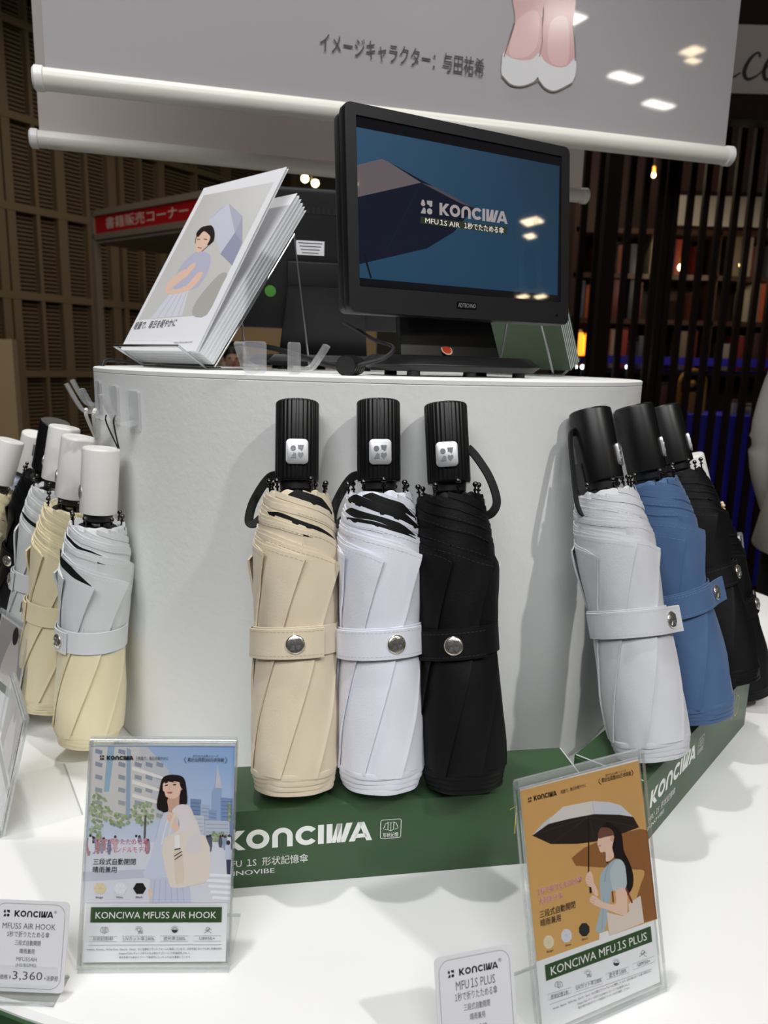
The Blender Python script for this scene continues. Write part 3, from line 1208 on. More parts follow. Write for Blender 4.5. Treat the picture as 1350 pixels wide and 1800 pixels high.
def product_icons(P, tools, items, cy, r):
    """four little line icons in a row: folded umbrella, sun and waves, half sun, shielded head"""
    C = (60, 60, 64)
    for k, (x, y) in enumerate(items):
        f = lambda u, v: (x + u * r, y - v * r)
        w = r * .09
        if k == 0:
            P.line([f(0, -.8), f(0, .7), f(-.35, .9), f(-.35, -.6), f(0, -.8), f(.35, -.6), f(.35, .9), f(0, .7)], w, C)
            P.line([f(-.35, .8), f(-.75, .6), f(-1.0, -.3), f(-.45, -.55)], w, C)
            P.line([f(.35, .8), f(.75, .6), f(1.0, -.3), f(.45, -.55)], w, C)
        elif k in (1, 2):
            P.line([f(.45 * math.cos(t), .1 + .45 * math.sin(t)) for t in [2 * math.pi * i / 16 for i in range(16)]], w, C, True)
            for i in range(7):
                a = math.pi * i / 6
                P.line([f(.65 * math.cos(a), .1 + .65 * math.sin(a)), f(.95 * math.cos(a), .1 + .95 * math.sin(a))], w, C)
            if k == 2:
                P.poly([f(.75 * math.cos(t), .0 + .75 * math.sin(t)) for t in [math.pi + math.pi * i / 12 for i in range(13)]], C)
            else:
                for dv in (-.3, -.55, -.8):
                    P.line([f(-.2, dv - .1), f(.2, dv + .15), f(.6, dv), f(1.0, dv + .1)], w, C)
        else:
            P.line([f(.4 * math.cos(t), .35 + .4 * math.sin(t)) for t in [2 * math.pi * i / 16 for i in range(16)]], w, C, True)
            P.line([f(-.9, -.75), f(-.3, -.3), f(.3, -.3), f(.9, -.75)], w, C)
            P.line([f(-.75, .1), f(-.2, -.2), f(.5, .5), f(.9, .0)], w, C)


# ---- poster with the woman carrying a tote bag
wL, hL = .0900, .1334
hd, mL = sign_holder('clear acrylic holder with the city-street tote bag poster', (-.1318, .3828, .902), rad(2.3), rad(17.6), wL, hL, 'acrylic sign holders')
HL = homog([(120, 50), (1197, 50), (1135, 1725), (35, 1725)], [(-wL / 2, hL), (wL / 2, hL), (wL / 2, 0), (-wL / 2, 0)])
mp, tx = sheet_tools(HL)
ps = MB().box((0, hL / 2 + .0002, -.00145), (wL - .0045, hL - .0055, .0003)).build('poster', 'paper')
ps.matrix_world = mL
tag(ps, 'poster of a dark-haired woman with a cream tote bag on a city street', 'poster')
P = Print(HL, z=-.00129)
P.step = .0000021
P.grad([(113, 88), (1184, 88), (1148, 1248), (62, 1248)], [(170, 186, 212), (138, 170, 216), (222, 224, 234), (222, 224, 236)], 10, 14)
# office building on the left
P.poly([(113, 95), (530, 95), (690, 270), (690, 640), (98, 650)], (206, 202, 200))
P.poly([(530, 95), (690, 270), (690, 640), (600, 640), (470, 95)], (196, 196, 202))
P.poly([(240, 95), (292, 95), (250, 430), (212, 430)], (150, 176, 196))
P.poly([(380, 100), (412, 120), (404, 640), (372, 640)], (150, 166, 190))
for i in range(6):
    yy = 110 + i * 95
    for xx in (150, 320, 440, 520, 600):
        if xx > 400 and yy < 150:
            continue
        P.poly([(xx, yy), (xx + 52, yy + 14), (xx + 48, yy + 46), (xx - 3, yy + 32)], (138 + 5 * i, 146 + 4 * i, 166))
P.poly([(420, 240), (690, 330), (690, 352), (420, 268)], (232, 228, 222))
P.poly([(420, 340), (690, 430), (690, 452), (420, 368)], (232, 228, 222))
P.poly([(420, 440), (690, 520), (690, 542), (420, 468)], (232, 228, 222))
# towers on the right
P.poly([(1050, 225), (1085, 400), (1070, 700), (1000, 700), (1008, 430), (1030, 390)], (150, 170, 204))
P.poly([(1050, 225), (1085, 400), (1035, 400)], (198, 196, 206))
for (x, y, w, c) in ((850, 480, 80, (120, 142, 180)), (925, 520, 70, (168, 182, 206)), (985, 560, 60, (140, 160, 194)), (1075, 470, 90, (126, 148, 188)), (830, 600, 120, (196, 202, 214)), (960, 640, 180, (188, 196, 210))):
    P.poly([(x, y), (x + w, y + 6), (x + w, 800), (x, 800)], c)
    for i in range(5):
        P.line([(x + 6, y + 30 + i * 28), (x + w - 6, y + 34 + i * 28)], 7, tuple(max(0, v - 24) for v in c))
# trees
rr = random.Random(5)
for (cx, cy, sx, sy, n) in ((500, 590, 95, 85, 60), (190, 560, 80, 130, 60), (330, 640, 70, 60, 30), (1060, 770, 70, 50, 26), (150, 760, 50, 80, 24), (1150, 560, 14, 90, 16)):
    for i in range(n):
        a, q = rr.uniform(0, 6.28), rr.random() ** .5
        g = rr.randint(-18, 22)
        P.ell(min(1140, max(118, cx + sx * q * math.cos(a))), cy + sy * q * math.sin(a), 13, 10, (150 + g, 166 + g, 128 + g), rr.uniform(0, 90), 8)
P.line([(520, 600), (512, 820)], 12, (98, 92, 84))
# street, people, crossing
P.poly([(88, 800), (1162, 800), (1148, 1248), (62, 1248)], (216, 216, 226))
for i in range(26):
    x = rr.uniform(100, 560) if i < 15 else rr.uniform(960, 1150)
    y = 760 + rr.uniform(0, 50)
    hh = rr.uniform(60, 120)
    c = rr.choice([(120, 130, 160), (200, 176, 180), (88, 92, 108), (222, 222, 232), (178, 140, 142), (140, 160, 190)])
    P.poly([(x - 13, y), (x + 13, y), (x + 16, y + hh * .6), (x + 8, y + hh), (x - 8, y + hh), (x - 16, y + hh * .6)], c)
    P.ell(x, y - 8, 9, 11, (70, 58, 56), n=10)
P.poly([(1110, 820), (1150, 820), (1156, 930), (1106, 930)], (196, 202, 220))
P.poly([(1116, 930), (1152, 930), (1146, 1050), (1122, 1050)], (66, 70, 92))
P.ell(1132, 804, 15, 18, (62, 52, 52))
for i in range(5):
    P.poly([(960 + i * 14, 1030 + i * 42), (1152, 1040 + i * 42), (1150, 1062 + i * 42), (955 + i * 14, 1052 + i * 42)], (238, 238, 242))
P.poly([(65, 1020), (520, 1000), (520, 1060), (64, 1090)], (196, 196, 210))
# the woman
P.poly([(556, 1060), (840, 1060), (858, 1248), (548, 1248)], (196, 200, 220))
for i in range(6):
    P.line([(590 + i * 40, 1080), (575 + i * 46, 1246)], 5, (172, 178, 204))
P.poly([(540, 1150), (562, 1140), (572, 1195), (552, 1222)], SKIN)
P.poly([(700, 560), (640, 620), (590, 800), (540, 960), (505, 1040), (560, 1074), (700, 1040), (760, 980), (760, 600)], (202, 208, 226), 4)
P.poly([(730, 300), (650, 320), (622, 420), (604, 540), (640, 570), (665, 575), (690, 520), (780, 520), (826, 510), (822, 400), (800, 320)], HAIR, 4)
P.poly([(690, 470), (770, 450), (775, 540), (735, 575), (690, 580), (676, 560)], SKIN2, 3)
P.poly([(655, 340), (700, 318), (770, 330), (786, 400), (772, 450), (725, 478), (672, 462), (650, 420)], SKIN, 4)
P.poly([(640, 380), (655, 322), (720, 298), (790, 330), (800, 420), (776, 380), (764, 340), (700, 336), (664, 352)], HAIR, 3)
P.poly([(664, 352), (700, 330), (764, 336), (770, 356), (740, 348), (712, 356), (690, 350), (672, 364)], HAIR, 3)
P.ell(676, 378, 13, 5, (44, 32, 32), -8)
P.ell(736, 374, 14, 5.5, (44, 32, 32), -6)
P.line([(660, 362), (690, 358)], 4, (70, 52, 48))
P.line([(718, 356), (752, 354)], 4, (70, 52, 48))
P.line([(702, 380), (696, 410), (706, 414)], 3.5, (206, 160, 142))
P.poly([(676, 432), (700, 426), (722, 430), (704, 442)], (190, 96, 98), 3)
P.ell(786, 420, 9, 20, SKIN2)
P.poly([(780, 420), (815, 420), (828, 500), (800, 525), (770, 530)], HAIR, 3)
P.poly([(604, 520), (650, 420), (672, 470), (690, 560), (664, 578), (640, 545)], HAIR, 3)
# cardigan and arm
P.poly([(720, 560), (780, 520), (850, 540), (890, 640), (930, 760), (930, 860), (870, 890), (800, 850), (740, 740), (770, 690), (760, 620), (730, 600)], (226, 216, 220), 4)
P.line([(700, 580), (655, 740), (640, 820)], 6, (236, 232, 238))
P.poly([(690, 590), (730, 580), (752, 620), (748, 650), (770, 690), (738, 726), (700, 660), (676, 625)], SKIN, 4)
P.line([(700, 600), (725, 640)], 3, SKIN2)
P.line([(686, 622), (716, 650)], 3, SKIN2)
# tote bag, folded umbrella in it
P.poly([(655, 770), (960, 750), (990, 1060), (860, 1120), (740, 1138), (690, 1090)], (228, 216, 206), 3)
P.line([(690, 775), (716, 640), (748, 575)], 16, (226, 214, 206))
P.line([(930, 760), (900, 660), (850, 560)], 14, (226, 214, 206))
P.poly([(730, 860), (785, 845), (806, 1080), (770, 1104), (742, 1090)], (222, 206, 190), 3)
P.poly([(736, 750), (770, 748), (776, 850), (738, 858)], (236, 236, 238))
P.line([(735, 856), (780, 846)], 9, (40, 38, 38))
P.line([(732, 905), (790, 868)], 7, (30, 28, 28))
P.line([(736, 930), (792, 892)], 7, (30, 28, 28))
P.poly([(850, 760), (930, 740), (930, 850), (880, 890), (820, 850)], (222, 214, 218), 4)
# colour swatches
for x, c, c2 in ((190, (222, 208, 170), (206, 190, 150)), (337, (226, 228, 236), (206, 208, 218)), (479, (34, 32, 32), (52, 48, 46))):
    P.poly([(x + 48 * math.cos(rad(60 * i)), 1142 + 46 * math.sin(rad(60 * i))) for i in range(6)], c)
    for i in range(3):
        P.line([(x + 46 * math.cos(rad(60 * i)), 1142 + 44 * math.sin(rad(60 * i))), (x - 46 * math.cos(rad(60 * i)), 1142 - 44 * math.sin(rad(60 * i)))], 2, c2)
# caption bar, icons, frames
P.poly([(124, 1278), (1084, 1280), (1080, 1392), (119, 1390)], (54, 80, 48))
product_icons(P, None, [(222, 1448), (474, 1448), (736, 1446), (980, 1450)], 0, 30)
for (x0, x1) in ((113, 314), (353, 594), (632, 836), (876, 1076)):
    P.line([(x0, 1490), (x1, 1491), (x1 - 2, 1530), (x0 - 2, 1529)], 2.2, (150, 150, 154), True)
P.line([(108, 1555), (1078, 1556)], 2.4, (130, 130, 134))
P.line([(457, 160), (456, 196)], 2.4, (70, 70, 76))
P.line([(818, 166), (806, 188), (822, 212)], 4, (70, 70, 76))
P.line([(1112, 166), (1126, 188), (1110, 212)], 4, (70, 70, 76))
P.wordmark(lambda p: (236 + p[0] * 29.8, 190 - p[1] * 30), (30, 30, 34))
P.emblem(lambda p: (184 + p[0] * 32, 190 - p[1] * 34), (30, 30, 34))
P.build('printed_picture', 'print', ps)
zt = -.00128 + P.step * 520
tx(ps, '軽量で、毎日を軽やかに', 466, 690, 188, 20, 'ink', zt)
tx(ps, '折りたたみ傘シリーズ', 872, 1060, 166, 14, 'ink', zt)
tx(ps, '累計出荷数300万本突破', 832, 1102, 198, 22, 'ink', zt, bold=.012)
tx(ps, '5秒で折りたためる傘', 148, 540, 812, 34, 'pinkwhite', zt, bold=.05)
tx(ps, '5秒で折りたためる傘', 148, 540, 812, 34, 'pinkink', zt + .00001)
tx(ps, 'フックハンドルモデル', 146, 545, 872, 34, 'pinkwhite', zt, bold=.05)
tx(ps, 'フックハンドルモデル', 146, 545, 872, 34, 'pinkink', zt + .00001)
tx(ps, '三段式自動開閉', 140, 450, 962, 34, 'ink', zt, bold=.008)
tx(ps, '晴雨兼用', 136, 310, 1020, 34, 'ink', zt, bold=.008)
tx(ps, 'Beige', 160, 212, 1212, 15, 'ink', zt)
tx(ps, 'White', 306, 358, 1212, 15, 'ink', zt)
tx(ps, 'Black', 452, 502, 1212, 15, 'ink', zt)
tx(ps, 'KONCIWA MFU5S AIR HOOK', 158, 1042, 1361, 48, 'whiteink', zt, bold=.012)
tx(ps, '形状記憶5秒', 140, 288, 1520, 22, 'greyink', zt)
tx(ps, 'UVカット率100%', 362, 586, 1521, 22, 'greyink', zt)
tx(ps, '遮光率100%', 654, 814, 1521, 22, 'greyink', zt)
tx(ps, 'UPF50+', 918, 1034, 1520, 21, 'greyink', zt)
tx(ps, 'Amazon、Rakuten、TikTok Shop、Qoo10、Yahoo!、など主要ECプラットフォームに展開しています。日本市場においても高い実績を誇り、', 94, 1090, 1592, 13, 'greyink', zt)
tx(ps, 'Amazonではレディース折りたたみ傘カテゴリーにて5年連続売上No.1、', 328, 852, 1622, 13, 'greyink', zt)
tx(ps, '楽天市場でも傘カテゴリーで継続的にランキング2位を獲得しています。', 330, 856, 1652, 13, 'greyink', zt)

# ---- poster with the woman under a parasol
wR, hR = .0910, .1390
hd, mR = sign_holder('clear acrylic holder with the tan parasol poster', (.1347, .3595, .902), rad(25.4), rad(15.2), wR, hR, 'acrylic sign holders')
HR = homog([(60, 222), (890, 40), (1066, 1530), (235, 1885)], [(-wR / 2, hR), (wR / 2, hR), (wR / 2, 0), (-wR / 2, 0)])
mp, tx = sheet_tools(HR)
ps = MB().box((0, hR / 2 + .0002, -.00145), (wR - .0045, hR - .0055, .0003)).build('poster', 'paper')
ps.matrix_world = mR
tag(ps, 'tan poster of a long-haired woman under a white and black parasol', 'poster')
P = Print(HR, z=-.00128)
TAN, SHD = (212, 168, 108), (146, 98, 58)
P.grad([(88, 262), (880, 92), (1018, 1102), (208, 1370)], [(206, 160, 100), (204, 158, 100), (206, 160, 100), (212, 168, 104)], 8, 10)
# brown shadow of the parasol on the wall behind her
P.poly([(440, 702), (520, 640), (640, 590), (790, 545), (900, 525), (945, 535), (1018, 1100), (925, 1125), (880, 960), (905, 880), (925, 820), (915, 790), (760, 770), (620, 765), (470, 752)], SHD)
P.poly([(842, 800), (920, 788), (925, 830), (890, 900), (860, 940)], (206, 160, 100), 3)
# canopy
P.poly([(172, 552), (260, 470), (300, 436), (380, 372), (575, 340), (690, 350), (765, 372), (850, 448), (890, 515), (770, 555), (600, 600), (480, 612), (300, 610)], (46, 38, 34))
P.poly([(172, 552), (262, 468), (380, 372), (575, 340), (588, 424), (420, 450), (282, 480)], (216, 210, 204))
P.poly([(575, 340), (690, 350), (765, 372), (850, 448), (760, 432), (588, 424)], (206, 206, 216))
P.poly([(172, 552), (240, 480), (300, 432), (282, 480)], (200, 200, 208))
P.line([(575, 340), (588, 424)], 3, (180, 176, 176))
for a in ((300, 610), (172, 552), (890, 515), (600, 600)):
    P.line([(552, 440), a], 3, (66, 56, 50))
P.line([(552, 436), (556, 800)], 9, (38, 28, 26))
P.line([(556, 790), (566, 880), (572, 930)], 15, (48, 34, 30))
# woman: hair, face, neck
P.poly([(668, 480), (730, 500), (775, 560), (790, 660), (830, 740), (855, 820), (850, 900), (805, 950), (790, 860), (770, 760), (720, 700), (680, 740), (664, 700), (690, 620), (640, 540)], HAIR, 4)
P.poly([(628, 560), (660, 540), (705, 545), (724, 575), (712, 640), (724, 700), (672, 730), (668, 668), (636, 670), (622, 640), (612, 606)], SKIN, 3)
P.poly([(618, 545), (640, 510), (700, 520), (724, 560), (700, 566), (660, 572), (622, 580)], (112, 76, 62), 3)
P.line([(622, 628), (636, 626)], 6, (176, 84, 84))
P.ell(711, 582, 12, 21, SKIN2, 8)
# blouse, arm, hands
P.poly([(740, 712), (690, 745), (640, 800), (630, 880), (640, 1000), (625, 1090), (608, 1170), (640, 1184), (670, 1165), (700, 1000), (720, 900), (806, 900), (806, 800), (790, 740)], (166, 182, 190), 3)
P.poly([(744, 716), (700, 790), (710, 870), (725, 915), (800, 910), (808, 830), (790, 740)], (186, 198, 204), 4)
P.line([(690, 745), (672, 800), (664, 860)], 5, (140, 160, 172))
P.line([(660, 960), (650, 1160)], 4, (140, 158, 170))
P.poly([(740, 912), (806, 906), (818, 1000), (815, 1060), (790, 1076), (690, 1040), (630, 1020), (585, 1000), (565, 975), (580, 945), (610, 955), (660, 990), (740, 1000)], SKIN, 3)
P.poly([(542, 810), (565, 788), (585, 820), (590, 880), (570, 890), (546, 875), (536, 840)], SKIN, 3)
for i in range(4):
    P.line([(542, 818 + i * 18), (572, 828 + i * 17)], 3, SKIN2)
P.poly([(575, 880), (596, 870), (622, 930), (612, 952), (590, 930)], SKIN, 3)
for i in range(3):
    P.line([(570, 962 + i * 14), (600, 972 + i * 14)], 3, SKIN2)
# tote bag
P.poly([(680, 1055), (790, 1080), (830, 1050), (825, 1000), (904, 950), (930, 1122), (700, 1206)], (222, 208, 196))
P.line([(806, 900), (850, 996)], 12, (126, 62, 44))
P.line([(716, 920), (724, 990)], 10, (126, 62, 44))
P.poly([(632, 1190), (690, 1172), (700, 1206), (632, 1232)], (232, 230, 230))
# swatches
for x, y, c, c2 in ((290, 1242, (226, 212, 178), (206, 192, 158)), (410, 1202, (214, 216, 226), (190, 192, 206)), (530, 1164, (44, 44, 44), (66, 64, 62))):
    P.poly([(x + 38 * math.cos(rad(45 * i + 20)), y + 46 * math.sin(rad(45 * i + 20))) for i in range(8)], c)
    for i in range(4):
        P.line([(x + 36 * math.cos(rad(45 * i + 20)), y + 44 * math.sin(rad(45 * i + 20))), (x - 36 * math.cos(rad(45 * i + 20)), y - 44 * math.sin(rad(45 * i + 20)))], 2, c2)
P.poly([(264, 1392), (974, 1146), (986, 1246), (274, 1496)], (54, 80, 48))
product_icons(P, None, [(360, 1520), (556, 1448), (748, 1380), (925, 1322)], 0, 27)
for (x0, y0, x1, y1) in ((286, 1582, 442, 1538), (474, 1528, 654, 1476), (680, 1450, 830, 1406), (858, 1388, 1000, 1338)):
    P.line([(x0, y0), (x1, y1), (x1 + 3, y1 + 36), (x0 + 4, y0 + 38)], 2.2, (150, 150, 154), True)
P.line([(300, 1648), (985, 1420)], 2.4, (130, 130, 134))
P.line([(622, 198), (616, 220), (634, 238)], 4, (50, 44, 38))
P.line([(832, 148), (844, 166), (836, 188)], 4, (50, 44, 38))
cs, sn = math.cos(-.22), math.sin(-.22)
P.wordmark(lambda p: (182 + p[0] * 23.5 + p[1] * -4, 328 - p[0] * 4.6 - p[1] * 32), (34, 30, 28))
P.emblem(lambda p: (140 + p[0] * 25, 340 - p[0] * 5 - p[1] * 32), (34, 30, 28))
P.build('printed_picture', 'print', ps)
zt = -.00128 + P.step * 200
tx(ps, '軽量で、毎日を軽やかに', 362, 530, 286, 18, 'ink', zt, y1=244)
tx(ps, '折りたたみ傘シリーズ', 660, 794, 186, 13, 'ink', zt, y1=158)
tx(ps, '累計出荷数300万本突破', 634, 830, 222, 22, 'ink', zt, bold=.015, y1=180)
tx(ps, '1秒で折りたためる傘', 212, 508, 934, 34, 'pinkwhite', zt, bold=.05, y1=852)
tx(ps, '1秒で折りたためる傘', 212, 508, 934, 34, 'pinkink', zt + .00001, y1=852)
tx(ps, '大判モデル', 220, 382, 996, 34, 'pinkwhite', zt, bold=.05, y1=952)
tx(ps, '大判モデル', 220, 382, 996, 34, 'pinkink', zt + .00001, y1=952)
tx(ps, '三段式自動開閉', 226, 466, 1082, 36, 'ink', zt, bold=.008, y1=1016)
tx(ps, '晴雨兼用', 232, 368, 1138, 36, 'ink', zt, bold=.008, y1=1100)
tx(ps, 'Beige', 276, 320, 1310, 14, 'ink', zt, y1=1297)
tx(ps, 'White', 400, 440, 1272, 14, 'ink', zt, y1=1260)
tx(ps, 'Black', 514, 554, 1234, 14, 'ink', zt, y1=1222)
tx(ps, 'KONCIWA MFU1S PLUS', 306, 948, 1458, 56, 'whiteink', zt, bold=.012, y1=1232)
tx(ps, '形状記憶1秒', 306, 424, 1612, 24, 'greyink', zt, y1=1578)
tx(ps, 'UVカット率100%', 478, 648, 1552, 24, 'greyink', zt, y1=1500)
tx(ps, '遮光率100%', 698, 814, 1474, 24, 'greyink', zt, y1=1438)
tx(ps, 'UPF50+', 890, 972, 1404, 22, 'greyink', zt, y1=1376)
tx(ps, 'Amazon、Rakuten、TikTok Shop、Qoo10、Yahoo!、など主要ECプラットフォームに展開しています。日本市場においても高い実績を誇り、', 320, 982, 1680, 13, 'greyink', zt, y1=1436)
tx(ps, 'Amazonではレディース折りたたみ傘カテゴリーにて5年連続売上No.1、', 488, 838, 1650, 13, 'greyink', zt, y1=1520)
tx(ps, '楽天市場でも傘カテゴリーで継続的にランキング2位を獲得しています。', 492, 840, 1676, 13, 'greyink', zt, y1=1544)

# ---- holders at the left edge of the picture, seen from the side, and one behind the black umbrellas
for (lab, plab, loc, yaw, tilt, w, h, grp) in (
        ('clear acrylic holder standing before the pale yellow umbrella', 'grey-white poster in the holder by the pale yellow umbrella', onz(18, 1297, .902), rad(-44), rad(14), .080, .105, 'acrylic sign holders'),
        ('clear acrylic holder at the table edge before the silver-white umbrella', 'brown-grey poster in the holder by the silver-white umbrella', onz(-2, 1470, .902), rad(-58), rad(14), .088, .095, 'acrylic sign holders')):
    d = Vector((math.cos(yaw), math.sin(yaw), 0))
    c = loc - d * (w / 2)
    hd, m = sign_holder(lab, (c.x, c.y, .902), yaw, tilt, w, h, grp, foot=.06)
    ps = MB().box((0, h / 2 + .0002, -.00145), (w - .0045, h - .0055, .0003)).build('poster', 'paper')
    ps.matrix_world = m
    tag(ps, plab, 'poster')
    P = Print(None, z=-.00128)
    a, b = -w / 2 + .004, w / 2 - .004
    c1, c2 = (((176, 172, 170), (150, 146, 148)) if 'yellow' in lab else ((120, 104, 100), (98, 88, 88)))
    P.grad([(a, h - .005), (b, h - .005), (b, h * .42), (a, h * .42)], [c1, c1, c2, c2])
    P.poly([(a + .02, h * .42), (a + .034, h * .8), (a + .05, h * .84), (a + .06, h * .42)], (206, 196, 192), 3)
    P.ell(a + .042, h * .86, .007, .009, (48, 40, 40))
    P.poly([(a, h * .30), (b, h * .30), (b, h * .38), (a, h * .38)], (54, 80, 48))
    P.wordmark(lambda p: (b - .030 + p[0] * .003, h - .014 + p[1] * .003), (60, 60, 64))
    P.build('printed_picture', 'print', ps)

# blank white card in a holder beyond the black umbrellas
loc = onz(1300, 1092, .902)
hd, m = sign_holder('clear acrylic holder with a plain white card behind the black umbrellas', (loc.x - .02, loc.y, .902), rad(28), rad(14), .105, .125, 'acrylic sign holders')
ps = MB().box((0, .0627, -.00145), (.1005, .119, .0003)).build('card_insert', 'paper')
ps.matrix_world = m
tag(ps, 'plain white card in the holder behind the black umbrellas', 'card')


# ================================================================== price cards
def price_card(label, loc, yaw, tilt, w, h, lines, standlabel):
    m = plane_frame(loc, yaw, tilt)
    c = MB().prism(round_rect(w, h, .0028, 4, 0, h / 2), 0, .0004).build('price_card', 'card')
    c.matrix_world = m
    tag(c, label, 'price tag', 'price cards on the table')
    P = Print(None, z=.0004)
    P.line(round_rect(w * .90, h * .92, .006, 7, 0, h / 2), .00022, (84, 84, 88), True)
    u = w * .50 / 6.58
    P.wordmark(lambda p: (-w * .20 + p[0] * u, h * .815 + p[1] * u * 1.02), (30, 30, 33))
    P.emblem(lambda p: (-w * .345 + p[0] * w * .085, h * .812 + p[1] * w * .085), (30, 30, 33))
    P.build('printed_wordmark', 'print', c)
    for (body, y, ww, cap, mt, bold, *xo) in lines:
        text(body, c, (w * (xo[0] if xo else 0), h * y), h * cap, mt, 'C', width=w * ww, bold=bold, z=.00052)
    text('®', c, (w * .325, h * .865), h * .03, 'ink', 'C', z=.00052)
    s = thing('card_stand', standlabel, 'card stand', mw=upright_frame((loc[0], loc[1], TABLE_Z), yaw), group='clear card stands')
    MB().box((0, .006, .0012), (w * .82, .020, .0024)).build('base_plate', 'acrylic', s)
    MB().box((0, -.0042, .0012), (w * .82, .0008, .0024)).box((0, .016, .0012), (w * .82, .0008, .0024)).build('base_edge', 'acrylicedge', s)
    MB().box((0, -.0035, .007), (w * .82, .0012, .012)).build('front_lip', 'acrylic', s)
    MB().box((0, .0030, .010), (w * .82, .0012, .018)).build('back_lip', 'acrylic', s)
    MB().box((0, .010, .0001), (w * .66, .008, .0002)).build('adhesive_strip', 'greyink', s)


price_card('white price card marked 4,980 yen beside the tan parasol poster', (.0578, .319, .905), rad(15.3), rad(17.5), .0440, .0600,
           [('MFU1S PLUS', .70, .50, .072, 'greyink', 0), ('1秒で折りたためる傘', .615, .54, .052, 'greyink', .01), ('三段式自動開閉', .525, .33, .042, 'greyink', .015), ('晴雨兼用', .44, .19, .042, 'greyink', .015),
            ('MFU1SP', .345, .22, .045, 'greyink', 0), ('(BTPHS/BTPBS/BTPXS)', .275, .52, .036, 'greyink', 0), ('4,980', .14, .36, .088, 'greyink', 0, .03), ('税込価格￥', .14, .25, .040, 'greyink', .01, -.29), ('+消費税', .14, .18, .040, 'greyink', .01, .32)],
           'small clear stand in front of the tan parasol poster')
price_card('white price card marked 3,360 yen beside the city-street poster', (-.1992, .3606, .905), rad(-1), rad(17.7), .0455, .0500,
           [('MFU5S AIR HOOK', .685, .68, .062, 'greyink', 0), ('5秒で折りたためる傘', .60, .54, .048, 'greyink', .01), ('三段式自動開閉', .51, .33, .042, 'greyink', .015), ('晴雨兼用', .42, .19, .042, 'greyink', .015),
            ('MFU5SAH', .335, .26, .042, 'greyink', 0), ('(HS/BS/MS)', .275, .26, .034, 'greyink', 0), ('3,360', .135, .38, .088, 'greyink', 0, .03), ('税込価格￥', .135, .25, .042, 'greyink', .01, -.30), ('+消費税', .135, .18, .042, 'greyink', .01, .33)],
           'small clear stand next to the city-street tote bag poster')

# ================================================================== monitors
def stand_base(t, loc_z, yoff):
    pass


